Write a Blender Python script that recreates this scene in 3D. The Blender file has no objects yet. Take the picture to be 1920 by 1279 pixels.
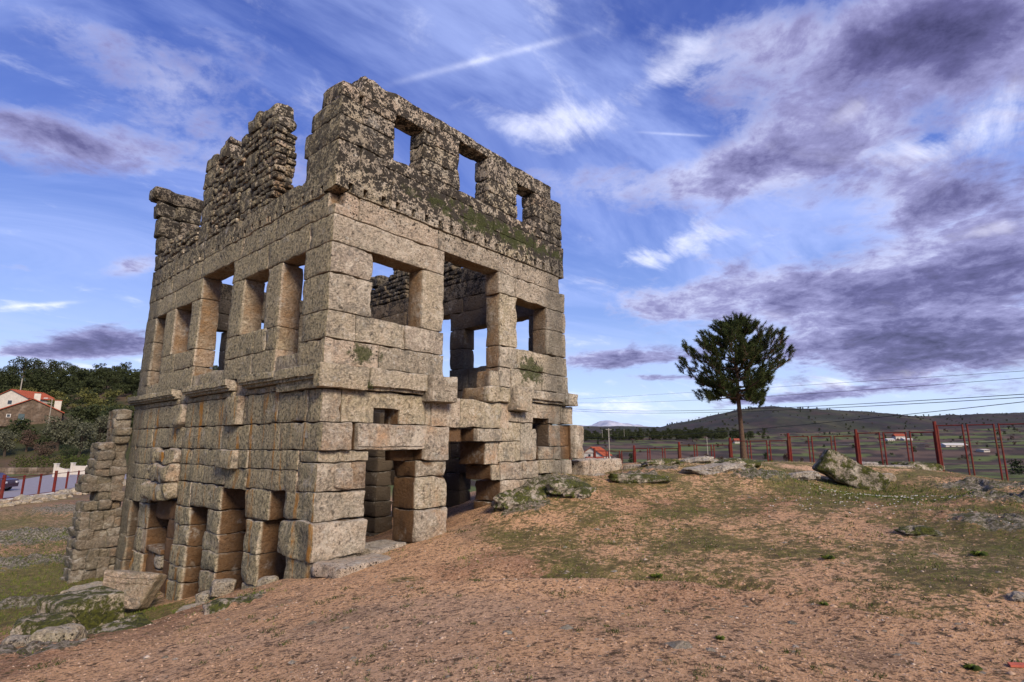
import bpy, math, random
import numpy as np
R = math.radians
# ---------------------------------------------------------------- camera / light / world (tune here)
sc = bpy.context.scene
C = sc.collection
F_PX, PITCH = 1020.0, math.atan(198.5/1020.0)      # focal length in pixels of a 1920 px wide frame
cP, sP = math.cos(PITCH), math.sin(PITCH)
cam = bpy.data.cameras.new('camera'); cam_o = bpy.data.objects.new('camera', cam); C.objects.link(cam_o)
cam.sensor_width = 36.0; cam.lens = 36.0*F_PX/1920.0; cam.clip_start = 0.05; cam.clip_end = 40000
cam_o.location = (0, 0, 0); cam_o.rotation_euler = (math.pi/2+PITCH, 0, 0)
sc.camera = cam_o
SUN_AZ, SUN_EL = 148.0, 31.0
sun = bpy.data.lights.new('sun', 'SUN'); sun.energy = 4.1; sun.angle = R(20.0); sun.color = (1.0, 0.85, 0.67)
sun_o = bpy.data.objects.new('sun', sun); C.objects.link(sun_o)
sun_o.rotation_euler = (R(90-SUN_EL), 0, R(180-SUN_AZ)); sun_o.location = (20, -30, 30)
sc.view_settings.view_transform = 'Standard'; sc.view_settings.look = 'None'
sc.view_settings.gamma = 1.0; sc.view_settings.use_curve_mapping = False
sc.view_settings.exposure = 0.55
sc.render.engine = 'CYCLES'
WS = 0.1                                            # world strength

def ray(x, y):                                      # pixel of the 1920x1279 photo -> direction
    a = x-960.0; b = -(y-639.5)
    return np.array((a, F_PX*cP-b*sP, F_PX*sP+b*cP))
def at_y(x, y, Y): r = ray(x, y); return r*(Y/r[1])
def at_z(x, y, z): r = ray(x, y); return r*(z/r[2])
def azel(x, y):
    r = ray(x, y); return math.atan2(r[0], r[1]), math.atan2(r[2], math.hypot(r[0], r[1]))

class NT:                                           # small helper to write node trees
    def __init__(s, nt): s.t = nt; s.n = nt.nodes; s.l = nt.links
    def put(s, sock, v):
        if v is None: return
        if hasattr(v, 'is_output') or isinstance(v, bpy.types.NodeSocket): s.l.new(v, sock)
        else:
            if sock.type == 'RGBA' and isinstance(v, (tuple, list)) and len(v) == 3: v = (*v, 1)
            sock.default_value = v
    def m(s, op, a, b=None, c=None, clamp=False):
        n = s.n.new('ShaderNodeMath'); n.operation = op; n.use_clamp = clamp
        for i, v in enumerate((a, b, c)): s.put(n.inputs[i], v)
        return n.outputs[0]
    def vm(s, op, a, b=None):
        n = s.n.new('ShaderNodeVectorMath'); n.operation = op; s.put(n.inputs[0], a)
        if b is not None: s.put(n.inputs[3 if op == 'SCALE' else 1], b)
        return n.outputs[1] if op in ('DOT_PRODUCT', 'LENGTH') else n.outputs[0]
    def sep(s, v): n = s.n.new('ShaderNodeSeparateXYZ'); s.put(n.inputs[0], v); return n.outputs
    def comb(s, x, y, z):
        n = s.n.new('ShaderNodeCombineXYZ')
        for i, v in enumerate((x, y, z)): s.put(n.inputs[i], v)
        return n.outputs[0]
    def noise(s, v, scale, detail=4, rough=.55, dist=0.0, col=False):
        n = s.n.new('ShaderNodeTexNoise'); s.put(n.inputs['Vector'], v)
        n.inputs['Scale'].default_value = scale; n.inputs['Detail'].default_value = detail
        n.inputs['Roughness'].default_value = rough; n.inputs['Distortion'].default_value = dist
        return n.outputs['Color' if col else 'Fac']
    def voro(s, v, scale, feat='F1', out='Distance', rnd=1.0):
        n = s.n.new('ShaderNodeTexVoronoi'); n.feature = feat; s.put(n.inputs['Vector'], v)
        n.inputs['Scale'].default_value = scale; n.inputs['Randomness'].default_value = rnd
        return n.outputs[out]
    def mr(s, v, a, b, c=0.0, d=1.0, smooth=False):
        n = s.n.new('ShaderNodeMapRange'); n.interpolation_type = 'SMOOTHSTEP' if smooth else 'LINEAR'
        for i, x in enumerate((v, a, b, c, d)): s.put(n.inputs[i], x)
        return n.outputs[0]
    def mix(s, f, a, b, mode='MIX'):
        n = s.n.new('ShaderNodeMix'); n.data_type = 'RGBA'; n.blend_type = mode
        s.put(n.inputs[0], f); s.put(n.inputs[6], a); s.put(n.inputs[7], b)
        return n.outputs[2]
    def ramp(s, f, stops):
        n = s.n.new('ShaderNodeValToRGB'); s.put(n.inputs[0], f); e = n.color_ramp.elements
        while len(e) < len(stops): e.new(.5)
        for q, (p, c) in zip(e, stops): q.position = p; q.color = (*c, 1)
        return n.outputs[0]

# ---------------------------------------------------------------- world
def srgb(r, g, b):
    f = lambda c: ((c/255+.055)/1.055)**2.4 if c > 10 else c/255/12.92
    return (f(r), f(g), f(b))
w = bpy.data.worlds.new('World'); sc.world = w; w.use_nodes = True
W = NT(w.node_tree); W.n.clear()
tc = W.n.new('ShaderNodeTexCoord').outputs['Generated']
dirv = W.vm('NORMALIZE', tc); dx, dy, dz = W.sep(dirv)
sky = W.n.new('ShaderNodeTexSky'); sky.sky_type = 'NISHITA'; sky.sun_disc = False
sky.sun_elevation = R(SUN_EL); sky.sun_rotation = R(SUN_AZ); sky.air_density = 1.0; sky.dust_density = 0.6; sky.ozone_density = 3.0
az = W.m('ARCTAN2', dx, dy); el = W.m('ARCSINE', dz)
def K(c, k=1.0): return tuple(v*k/WS for v in c)
grad = W.ramp(W.mr(dz, -.02, .75), [(0.0, K(srgb(212, 214, 214), .1)), (.06, K(srgb(196, 212, 222), .1)), (.17, K(srgb(166, 188, 220), .1)),
    (.33, K(srgb(122, 148, 206), .1)), (.55, K(srgb(88, 113, 186), .1)), (.75, K(srgb(66, 90, 166), .1)), (1.0, K(srgb(50, 70, 144), .1))])
grad = W.vm('SCALE', grad, 10.0)
base = W.mix(.82, W.mix(1.0, sky.outputs[0], (.92, .92, 1.2), 'MULTIPLY'), grad)
den = W.m('MAXIMUM', W.m('ADD', dz, .22), .03)
P = W.comb(W.m('DIVIDE', dx, den), W.m('DIVIDE', dy, den), 0.0)
def gauss(px, py, sx, sy, ang=0.0):                 # soft patch of cloud cover round a direction
    a0, e0 = azel(px, py); a1, e1 = azel(px+sx*math.cos(R(ang)), py-sx*math.sin(R(ang)))
    ca = math.cos(e0)
    ux, uy = (a1-a0)*ca, (e1-e0); L = math.hypot(ux, uy); ux /= L; uy /= L
    a2, e2 = azel(px, py-sy); S = abs(e2-e0)
    A = W.m('MULTIPLY', W.m('SUBTRACT', az, a0), ca); B = W.m('SUBTRACT', el, e0)
    p = W.m('DIVIDE', W.m('ADD', W.m('MULTIPLY', A, ux), W.m('MULTIPLY', B, uy)), L)
    q = W.m('DIVIDE', W.m('SUBTRACT', W.m('MULTIPLY', B, ux), W.m('MULTIPLY', A, uy)), S)
    d = W.m('ADD', W.m('MULTIPLY', p, p), W.m('MULTIPLY', q, q))
    return W.m('EXPONENT', W.m('MULTIPLY', d, -1.0))
def total(lst):
    t = None
    for *g, wgt in lst:
        v = W.m('MULTIPLY', gauss(*g), wgt)
        t = v if t is None else W.m('ADD', t, v)
    return t
n1 = W.noise(P, 2.2, 8, .6, .25); n2 = W.noise(W.vm('ADD', P, (7.3, 2.1, .4)), 6.5, 7, .65, .35)
n3 = W.noise(W.vm('ADD', P, (1.3, 5.1, 2.4)), 18, 5, .65, .2)
nn = W.m('ADD', W.m('ADD', W.m('MULTIPLY', n1, .52), W.m('MULTIPLY', n2, .36)), W.m('MULTIPLY', n3, .12))
cov = total([(1700, 70, 330, 120, 8, .62), (1860, 60, 220, 130, 0, .35), (1400, 80, 160, 110, 30, .34), (1480, 300, 190, 60, 8, .62), (1250, 350, 180, 48, 10, .50), (1780, 360, 240, 85, 12, .55), (1560, 230, 260, 60, 0, .2),
    (1560, 545, 400, 66, 6, .74), (1800, 490, 220, 70, 6, .45), (1720, 655, 360, 60, 4, .85), (1240, 580, 110, 40, 0, .35), (1175, 672, 130, 20, 3, .62), (1240, 708, 90, 8, 0, .5), (1500, 745, 190, 12, 5, .55), (1330, 785, 70, 6, 3, .45),
    (110, 260, 240, 62, -10, .50), (330, 170, 160, 90, 0, .34), (60, 60, 160, 80, 0, .2), (560, 320, 190, 80, 0, .2), (1000, 330, 90, 60, 0, .2), (420, 60, 220, 60, 0, .22), (190, 638, 120, 30, 0, .70), (90, 662, 130, 12, 0, .55), (250, 500, 70, 24, 10, .48), (30, 500, 70, 14, -6, .35), (1120, 470, 60, 60, 0, .15)])
draw = W.m('ADD', nn, W.m('MULTIPLY', cov, .50))
dens = W.mr(draw, .57, .75, smooth=True)
dens = W.m('MULTIPLY', dens, .92)
dark = total([(1800, 70, 240, 90, 10, 1.0), (1640, 120, 120, 60, 30, .5), (1840, 350, 180, 60, 10, .75), (1600, 555, 330, 38, 6, .65), (1870, 520, 120, 60, 0, .6), (1760, 655, 330, 55, 4, .85), (190, 640, 130, 28, 0, .9), (1250, 675, 150, 40, 0, .55), (100, 255, 160, 40, -12, .45), (1480, 745, 200, 14, 5, .5), (1560, 320, 110, 22, 5, .35)])
shadef = W.m('ADD', W.m('MULTIPLY', W.m('MINIMUM', dark, 1.0), .50), W.m('ADD', W.m('MULTIPLY', W.mr(draw, .60, 1.05), .42), W.m('MULTIPLY', W.m('ADD', W.m('SUBTRACT', n2, .5), W.m('MULTIPLY', W.m('SUBTRACT', n3, .5), .45)), 1.2)), clamp=True)
ccol = W.ramp(shadef, [(0.0, K(srgb(176, 180, 212), .1)), (.25, K(srgb(136, 135, 176), .1)), (.6, K(srgb(92, 89, 130), .1)), (1.0, K(srgb(56, 53, 84), .1))])
ccol = W.vm('SCALE', ccol, 10.0)
# thin bright wisps
Pr = W.vm('MULTIPLY', W.comb(W.m('ADD', W.m('MULTIPLY', W.sep(P)[0], .8), W.m('MULTIPLY', W.sep(P)[1], .6)), W.m('SUBTRACT', W.m('MULTIPLY', W.sep(P)[1], .8), W.m('MULTIPLY', W.sep(P)[0], .6)), 0.0), (1.0, 2.3, 1.0))
wn = W.noise(Pr, 2.4, 9, .62, .9)
wc = total([(1210, 165, 220, 45, 35, .52), (1020, 215, 200, 60, 10, .42), (900, 110, 120, 60, 20, .16), (1255, 470, 90, 28, 20, .62), (1830, 220, 150, 70, 40, .60), (1600, 205, 60, 25, 30, .55), (1480, 285, 160, 20, -10, .3), (1820, 440, 190, 18, 14, .60), (1700, 285, 80, 30, 0, .4), (1480, 590, 420, 16, 3, .25), (1600, 715, 320, 12, 6, .55), (1100, 640, 120, 40, 0, .2), (60, 575, 130, 10, 3, .45), (150, 690, 160, 16, 0, .62), (230, 620, 60, 12, 0, .3), (700, 40, 300, 50, 0, .16), (1150, 760, 160, 26, 0, .4)])
wis = W.mr(W.m('ADD', W.m('ADD', wn, W.m('MULTIPLY', W.m('SUBTRACT', n2, .5), .5)), W.m('MULTIPLY', wc, .42)), .56, .98, smooth=True)
wis = W.m('MULTIPLY', wis, .82)
haze_w = W.m('MULTIPLY', W.mr(W.noise(W.vm('ADD', Pr, (3, 9, 1)), .9, 7, .6, .8), .36, .68, smooth=True), .58)
def contrail(p0, p1, wd, a):
    d0 = ray(*p0); d1 = ray(*p1); d0 /= np.linalg.norm(d0); d1 /= np.linalg.norm(d1); n = np.cross(d0, d1); n /= np.linalg.norm(n)
    md = d0+d1; md /= np.linalg.norm(md); tg = d1-d0; L = np.linalg.norm(tg)*.5; tg /= np.linalg.norm(tg)
    x = W.m('DIVIDE', W.vm('DOT_PRODUCT', dirv, tuple(n)), wd); y = W.m('DIVIDE', W.vm('DOT_PRODUCT', dirv, tuple(tg)), L)
    f = W.m('ADD', y, -float(np.dot(md, tg))/L); e = W.m('ADD', W.m('MULTIPLY', x, x), W.m('POWER', W.m('ABSOLUTE', f), 4.0))
    return W.m('MULTIPLY', W.m('MULTIPLY', W.m('EXPONENT', W.m('MULTIPLY', e, -1.0)), W.mr(W.vm('DOT_PRODUCT', dirv, tuple(md)), 0, .2)), W.m('MULTIPLY', W.mr(n2, .3, .65), a))
trail = W.m('ADD', contrail((760, 150), (1085, 66), .0050, .48), contrail((1200, 248), (1322, 255), .0020, .38))
trail = W.m('ADD', trail, contrail((0, 577), (150, 566), .0025, .5))
c1 = W.mix(haze_w, base, K(srgb(168, 184, 236)))
c1 = W.mix(W.m('ADD', trail, W.m('MULTIPLY', wis, .9), clamp=True), c1, K(srgb(222, 226, 246)))
c2 = W.mix(dens, c1, ccol)
c2 = W.mix(W.m('MULTIPLY', W.m('MULTIPLY', wis, wc), .75, clamp=True), c2, K(srgb(232, 232, 246)))
bg = W.n.new('ShaderNodeBackground'); bg.inputs[1].default_value = WS; W.l.new(c2, bg.inputs[0])
wo = W.n.new('ShaderNodeOutputWorld'); W.l.new(bg.outputs[0], wo.inputs[0])
w.cycles.sampling_method = 'MANUAL'; w.cycles.sample_map_resolution = 512

# ---------------------------------------------------------------- noise in numpy
def _h(ix, iy, iz, seed):
    h = (ix.astype(np.int64)*374761393 + iy.astype(np.int64)*668265263 + iz.astype(np.int64)*2147483647 + seed*1442695041) & 0xffffffff
    h = ((h ^ (h >> 13))*1274126177) & 0xffffffff
    h = ((h ^ (h >> 16))*2246822519) & 0xffffffff
    return ((h ^ (h >> 15)) & 0xffffff)/float(0xffffff)*2-1
def vnoise(p, seed=0):                              # p (N,3) -> (N,)
    i = np.floor(p); f = p-i; i = i.astype(np.int64); f = f*f*(3-2*f); r = 0
    for a in (0, 1):
        for b in (0, 1):
            for c in (0, 1):
                wgt = (f[:, 0] if a else 1-f[:, 0])*(f[:, 1] if b else 1-f[:, 1])*(f[:, 2] if c else 1-f[:, 2])
                r = r+wgt*_h(i[:, 0]+a, i[:, 1]+b, i[:, 2]+c, seed)
    return r
def fbm(p, oct=4, seed=0, gain=.5):
    s = 0; a = 1.0; q = p.copy()
    for k in range(oct): s = s+a*vnoise(q, seed+k*17); q = q*2.03+11.7; a *= gain
    return s
def vecn(p, seed=0, oct=2): return np.stack([fbm(p, oct, seed+i*101) for i in range(3)], 1)
def n2d(x, y, scale, oct=4, seed=0, gain=.5): return fbm(np.stack([x/scale, y/scale, x*0+.37], 1), oct, seed, gain)

# ---------------------------------------------------------------- object helpers
MATS = {}
def mesh_obj(name, V, Fc, mat=None, parent=None, smooth=True, sharp=None, **props):
    me = bpy.data.meshes.new(name)
    if isinstance(Fc, np.ndarray):
        k = Fc.shape[1]
        me.vertices.add(len(V)); me.vertices.foreach_set('co', np.asarray(V, dtype=np.float32).ravel())
        me.loops.add(Fc.size); me.loops.foreach_set('vertex_index', Fc.astype(np.int32).ravel())
        me.polygons.add(len(Fc)); me.polygons.foreach_set('loop_start', np.arange(0, Fc.size, k, dtype=np.int32))
        me.polygons.foreach_set('loop_total', np.full(len(Fc), k, dtype=np.int32)); me.update(calc_edges=True)
    else:
        me.from_pydata([tuple(map(float, v)) for v in V], [], Fc)
    me.polygons.foreach_set('use_smooth', np.full(len(me.polygons), smooth))
    if sharp and smooth: me.set_sharp_from_angle(angle=R(sharp))
    if mat is not None: me.materials.append(MATS[mat] if isinstance(mat, str) else mat)
    return link(name, me, parent, **props)
def link(name, me, parent=None, **props):
    o = bpy.data.objects.new(name, me); C.objects.link(o)
    if parent is not None: o.parent = parent
    for k, v in props.items():
        if v is not None: o[k] = v
    return o
def empty(name, loc, rz=0.0, **props):
    o = bpy.data.objects.new(name, None); C.objects.link(o); o.location = tuple(map(float, loc)); o.rotation_euler = (0, 0, rz)
    o.empty_display_size = .2
    for k, v in props.items():
        if v is not None: o[k] = v
    return o
def copy_tree(o, parent=None):
    c = o.copy(); C.objects.link(c); c.parent = parent
    for ch in [x for x in C.objects if x.parent == o]: copy_tree(ch, c)
    return c

def cellbox(lo, hi, cuts=(), cell=.12, r=.025, adds=()):
    """box on an uneven grid with rounded arrises; 'cuts' are boxes taken out of it"""
    lo = np.array(lo, float); hi = np.array(hi, float); lines = []
    r = min(r, .3*float((hi-lo).min()))
    for a in range(3):
        base = {lo[a], hi[a], lo[a]+r, hi[a]-r}
        for c in cuts:
            for v in (c[2*a], c[2*a+1]):
                if lo[a]+1e-4 < v < hi[a]-1e-4: base.add(v)
        base = sorted(base); out = [base[0]]
        for v in base[1:]:
            if v-out[-1] < 2e-3: continue
            cc = cell if not isinstance(cell, (tuple, list)) else cell[a]
            k = max(1, int(round((v-out[-1])/cc))); s0 = out[-1]
            out += [s0+(v-s0)*(j+1)/k for j in range(k)]
        lines.append(np.array(out))
    X, Y, Z = lines; cx, cy, cz = [(l[1:]+l[:-1])/2 for l in lines]
    occ = np.ones((len(cx), len(cy), len(cz)), bool)
    for c in cuts:
        m = ((cx > c[0]) & (cx < c[1]))[:, None, None] & ((cy > c[2]) & (cy < c[3]))[None, :, None] & ((cz > c[4]) & (cz < c[5]))[None, None, :]
        occ &= ~m
    pad = np.pad(occ, 1); nx, ny, nz = len(X), len(Y), len(Z); idx = lambda i, j, k: (i*ny+j)*nz+k
    quads = []
    for ax in range(3):
        for sgn in (0, 1):
            sh = [slice(1, -1)]*3; sh[ax] = slice(2, None) if sgn else slice(0, -2)
            b = occ & ~pad[tuple(sh)]; i, j, k = np.nonzero(b)
            if ax == 0: ii = i+sgn; q = [idx(ii, j, k), idx(ii, j+1, k), idx(ii, j+1, k+1), idx(ii, j, k+1)]
            elif ax == 1: jj = j+sgn; q = [idx(i, jj, k), idx(i, jj, k+1), idx(i+1, jj, k+1), idx(i+1, jj, k)]
            else: kk = k+sgn; q = [idx(i, j, kk), idx(i+1, j, kk), idx(i+1, j+1, kk), idx(i, j+1, kk)]
            q = np.stack(q, 1)
            if not sgn: q = q[:, ::-1]
            quads.append(q)
    q = np.concatenate(quads); used, inv = np.unique(q, return_inverse=True); q = inv.reshape(-1, 4)
    i = used//(ny*nz); j = (used//nz) % ny; k = used % nz
    V = np.stack([X[i], Y[j], Z[k]], 1)
    cl = np.clip(V, lo+r, hi-r); d = V-cl; L = np.linalg.norm(d, axis=1)
    m = L > r*1.001; V[m] = cl[m]+d[m]*(r/L[m])[:, None]
    return V, q

def rough(V, amp=.016, sc_=.33, amp2=.007, sc2=.085, seed=0):
    return V+vecn(V/sc_, seed, 1)*amp+vecn(V/sc2, seed+7, 1)*amp2

def tube(pts, rad, n=8, cap=True):
    pts = np.array(pts, float); rad = np.broadcast_to(np.array(rad, float), (len(pts),)); V = []; Fq = []
    for i, p in enumerate(pts):
        t = pts[min(i+1, len(pts)-1)]-pts[max(i-1, 0)]; t /= np.linalg.norm(t)+1e-9
        a = np.cross(t, (0, 0, 1)); 
        if np.linalg.norm(a) < .1: a = np.cross(t, (1, 0, 0))
        a /= np.linalg.norm(a); b = np.cross(t, a)
        for k in range(n): th = 2*math.pi*k/n; V.append(p+rad[i]*(a*math.cos(th)+b*math.sin(th)))
    for i in range(len(pts)-1):
        for k in range(n): Fq.append((i*n+k, i*n+(k+1) % n, (i+1)*n+(k+1) % n, (i+1)*n+k))
    if cap: Fq.append(tuple(range(n))[::-1]); Fq.append(tuple((len(pts)-1)*n+k for k in range(n)))
    return V, Fq
class MB:                                           # joins shapes into one mesh
    def __init__(s): s.V = []; s.F = []
    def add(s, V, Fc):
        o = len(s.V); s.V += [tuple(map(float, v)) for v in V]; s.F += [tuple(int(i)+o for i in f) for f in Fc]; return s
    def box(s, x0, x1, y0, y1, z0, z1):
        V = [(x, y, z) for x in (x0, x1) for y in (y0, y1) for z in (z0, z1)]
        return s.add(V, [(0, 1, 3, 2), (4, 6, 7, 5), (0, 4, 5, 1), (2, 3, 7, 6), (0, 2, 6, 4), (1, 5, 7, 3)])
    def tube(s, pts, rad, n=8): return s.add(*tube(pts, rad, n))
    def build(s, name, mat, parent=None, smooth=False, sharp=40, **pr): return mesh_obj(name, s.V, s.F, mat, parent, smooth, sharp, **pr)

# ---------------------------------------------------------------- materials
def new_mat(name):
    m = bpy.data.materials.new(name); m.use_nodes = True; MATS[name] = m
    T = NT(m.node_tree); b = m.node_tree.nodes['Principled BSDF']
    b.inputs['Roughness'].default_value = .9; b.inputs['Specular IOR Level'].default_value = .25
    return T, b
def bump(T, b, h, strength=.5, dist=.02):
    n = T.n.new('ShaderNodeBump'); n.inputs['Strength'].default_value = strength; n.inputs['Distance'].default_value = dist
    T.put(n.inputs['Height'], h); T.l.new(n.outputs[0], b.inputs['Normal'])
def tcoord(T, which='Object'): return T.n.new('ShaderNodeTexCoord').outputs[which]

def granite(name, tower=True, brown=0.0, mossy=0.0, lich=1.0):
    T, b = new_mat(name); co = tcoord(T); u, v, z = T.sep(co)
    rnd = T.n.new('ShaderNodeObjectInfo').outputs['Random']
    geo = T.n.new('ShaderNodeNewGeometry'); vt = T.n.new('ShaderNodeVectorTransform')
    vt.vector_type = 'NORMAL'; vt.convert_from = 'WORLD'; vt.convert_to = 'OBJECT'; T.l.new(geo.outputs['True Normal'], vt.inputs[0])
    nu, nv, nz = T.sep(vt.outputs[0])
    big = T.noise(co, 1.3, 5, .6); mid = T.noise(co, 5.5, 6, .65); fine = T.noise(co, 34, 5, .7); grain = T.noise(co, 85, 3, .7)
    pink = T.mix(T.mr(big, .35, .65), (.60, .485, .355), (.50, .455, .36))
    grey = T.mix(T.mr(mid, .3, .7), (.31, .275, .20), (.45, .40, .30))
    c = T.mix(T.mr(T.m('ADD', mid, T.m('MULTIPLY', T.m('SUBTRACT', rnd, .5), .22)), .38, .62), pink, grey)
    if brown: c = T.mix(brown, c, (.27, .17, .095))
    # crystal and weathering speckle, from hand-sized mottling down to grains
    m2 = T.noise(co, 15, 6, .75, .0)
    area = T.mr(T.noise(T.vm('ADD', co, (3, 8, 5)), 1.9, 4, .65), .36, .62, .30, 1.0)
    c = T.mix(T.m('MULTIPLY', T.mr(m2, .51, .59, 0, .90), area), c, (.080, .068, .052))
    c = T.mix(T.mr(m2, .47, .38, 0, .85), c, (.80, .67, .52))
    c = T.mix(T.mr(fine, .53, .66, 0, .80), c, (.085, .068, .05))
    c = T.mix(T.mr(fine, .46, .34, 0, .6), c, (.66, .55, .43))
    c = T.mix(T.mr(grain, .58, .66, 0, .5), c, (.07, .055, .045))
    tint = T.ramp(rnd, [(0.0, (.62, .42, .30)), (.25, (.34, .31, .25)), (.5, (.52, .43, .25)), (.75, (.46, .37, .32)), (1.0, (.27, .21, .15))])
    c = T.mix(T.mr(T.noise(T.vm('SCALE', co, 1.0), 3.1, 5, .7), .3, .7, .08, .50), c, tint)
    bl = T.noise(co, 7.5, 7, .78, .4); bl2 = T.noise(T.vm('ADD', co, (9, 4, 2)), 2.4, 6, .75, .3)
    c = T.mix(T.m('MULTIPLY', T.mr(bl, .55, .61, 0, .88), area), c, (.060, .050, .038)); c = T.mix(T.mr(bl2, .55, .62, 0, .62), c, (.16, .145, .12)); c = T.mix(T.mr(bl2, .45, .38, 0, .62), c, (.70, .62, .50))
    bl3 = T.noise(T.vm('ADD', co, (1, 7, 3)), 4.6, 7, .8, .6); c = T.mix(T.mr(bl3, .58, .63, 0, .6), c, (.62, .60, .53)); c = T.mix(T.mr(bl3, .42, .37, 0, .55), c, (.12, .105, .085))
    if tower:
        left = T.mr(nu, -.5, -.85)                                 # stone turned to the damp side grows yellow-grey lichen
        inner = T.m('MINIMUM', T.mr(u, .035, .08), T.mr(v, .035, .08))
        outL = T.m('MULTIPLY', left, T.mr(u, .06, .02))
        lc = T.mix(T.mr(mid, .36, .60), (.25, .225, .125), (.43, .36, .21))
        lc = T.mix(T.mr(m2, .52, .60, 0, .85), lc, (.045, .045, .030)); lc = T.mix(T.mr(m2, .47, .38, 0, .8), lc, (.58, .50, .33)); lc = T.mix(T.mr(bl, .55, .62, 0, .7), lc, (.05, .05, .035)); lc = T.mix(T.mr(fine, .55, .66, 0, .7), lc, (.05, .05, .035))
        c = T.mix(T.m('MULTIPLY', outL, .86), c, lc)
        # streaks running down below the string course
        sv = T.comb(T.m('MULTIPLY', u, 2.6), T.m('MULTIPLY', v, 2.6), T.m('MULTIPLY', z, .22))
        st = T.noise(sv, 1.0, 5, .6, .15); st2 = T.noise(T.vm('ADD', sv, (5, 3, 9)), 1.35, 5, .62, .1)
        low = T.mr(z, 1.45, 1.1)
        brk = T.mr(T.noise(co, 2.1, 3), .35, .55)
        c = T.mix(T.m('MULTIPLY', T.m('MULTIPLY', T.mr(st, .555, .615, 0, .95), low), T.m('MULTIPLY', brk, T.m('ADD', T.m('MULTIPLY', outL, .9), .10))), c, (.44, .20, .03))
        c = T.mix(T.m('MULTIPLY', T.m('MULTIPLY', T.mr(st2, .54, .62, 0, .75), low), T.m('MULTIPLY', outL, T.mr(fine, .35, .6))), c, (.09, .095, .075))
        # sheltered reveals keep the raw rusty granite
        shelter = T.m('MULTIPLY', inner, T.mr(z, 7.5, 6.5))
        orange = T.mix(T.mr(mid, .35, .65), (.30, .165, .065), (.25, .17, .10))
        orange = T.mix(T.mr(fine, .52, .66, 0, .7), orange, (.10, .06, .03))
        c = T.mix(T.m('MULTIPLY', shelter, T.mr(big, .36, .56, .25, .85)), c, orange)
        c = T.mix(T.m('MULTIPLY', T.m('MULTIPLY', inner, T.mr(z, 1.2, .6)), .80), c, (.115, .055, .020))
        # far inner walls are mixed towards grey
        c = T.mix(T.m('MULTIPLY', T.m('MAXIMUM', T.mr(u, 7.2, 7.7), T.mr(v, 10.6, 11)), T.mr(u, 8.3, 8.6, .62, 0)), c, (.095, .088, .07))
        c = T.mix(T.m('MULTIPLY', T.m('MULTIPLY', T.mr(T.noise(co, 1.1, 5, .7), .52, .72, 0, .75), T.mr(m2, .6, .4, .35, 1)), T.m('MULTIPLY', T.m('MULTIPLY', T.mr(u, -.35, -.05), T.mr(z, 1.5, .9)), T.mr(nv, -.6, -.9))), c, (.52, .29, .14))
        deep = T.m('MINIMUM', T.mr(u, 1.1, 1.4), T.mr(v, 1.1, 1.4)); c = T.mix(T.m('MULTIPLY', deep, T.mr(u, 7.2, 7.0, 0, .78)), c, (.11, .095, .075))  # deep interior stone darkened: shade of the openings put into the colour
        # black lichen spots, dense on the top storey
        hi = T.mr(z, 4.2, 6.4, .0, 1.0, True)
        dn = T.m('ADD', T.m('MULTIPLY', hi, 1.12), T.m('MULTIPLY', T.mr(T.noise(co, .8, 4), .4, .7), .36))
        # mossy dark belt above the beam holes, and two clumps lower down
        def blob(cu, cz, ru, rz):
            a = T.m('DIVIDE', T.m('SUBTRACT', u, cu), ru); e = T.m('DIVIDE', T.m('SUBTRACT', z, cz), rz)
            return T.m('MULTIPLY', T.m('EXPONENT', T.m('MULTIPLY', T.m('ADD', T.m('MULTIPLY', a, a), T.m('MULTIPLY', e, e)), -1.0)), T.mr(v, .1, .04))
        belt = T.m('ADD', T.m('MULTIPLY', blob(5.4, 6.15, 3.6, .42), 1.0), T.m('ADD', T.m('MULTIPLY', blob(.95, 1.98, .42, .22), 1.25), T.m('MULTIPLY', blob(6.7, 2.2, .62, .45), 1.3)))
        dn = T.m('ADD', dn, T.m('MULTIPLY', belt, .75))
    else:
        left = 0.0; outL = None; dn = .5*lich; belt = None
    sp = T.voro(T.vm('ADD', co, T.vm('SCALE', T.noise(co, 14, 3, col=True), .05)), 13.0)
    sp2 = T.voro(T.vm('ADD', co, T.vm('SCALE', T.noise(co, 20, 3, col=True), .04)), 27.0)
    nb = T.noise(co, 4.3, 5, .65)
    thr = T.m('MULTIPLY', dn, T.mr(nb, .36, .64, .14, .66))
    blk = T.m('MAXIMUM', T.mr(T.m('SUBTRACT', thr, sp), -.04, .04), T.mr(T.m('SUBTRACT', thr, sp2), -.02, .05))
    if outL is not None: blk = T.m('MULTIPLY', blk, T.mr(outL, 0, 1, 1, .75))
    c = T.mix(T.m('MULTIPLY', blk, .93*lich), c, (.024, .020, .016))
    if belt is not None:
        mo = T.m('MULTIPLY', T.mr(T.m('ADD', T.noise(co, 3.0, 5, .65), T.m('MULTIPLY', belt, .26)), .64, .72), T.mr(belt, .1, .5))
        c = T.mix(T.m('MULTIPLY', mo, .85), c, T.mix(T.mr(fine, .4, .6), (.035, .042, .012), (.075, .09, .022)))
    # pale lichen on upward faces and in blots
    up = T.mr(nz, .35, .85)
    wl = T.m('MULTIPLY', T.mr(T.noise(co, 6.5, 5, .7), .44, .60), T.m('ADD', T.m('MULTIPLY', up, .62), T.m('MULTIPLY', T.mr(T.noise(co, 1.7, 3), .60, .68), .55), clamp=True))
    c = T.mix(wl, c, (.50, .47, .41))
    if mossy:
        mm = T.m('MULTIPLY', T.mr(T.m('ADD', T.noise(co, 2.6, 7, .8), T.m('MULTIPLY', up, .05)), .46, .53), mossy)
        c = T.mix(mm, c, T.mix(T.mr(m2, .38, .64), (.014, .020, .004), (.115, .125, .016)))
    T.put(b.inputs['Base Color'], c)
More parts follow.
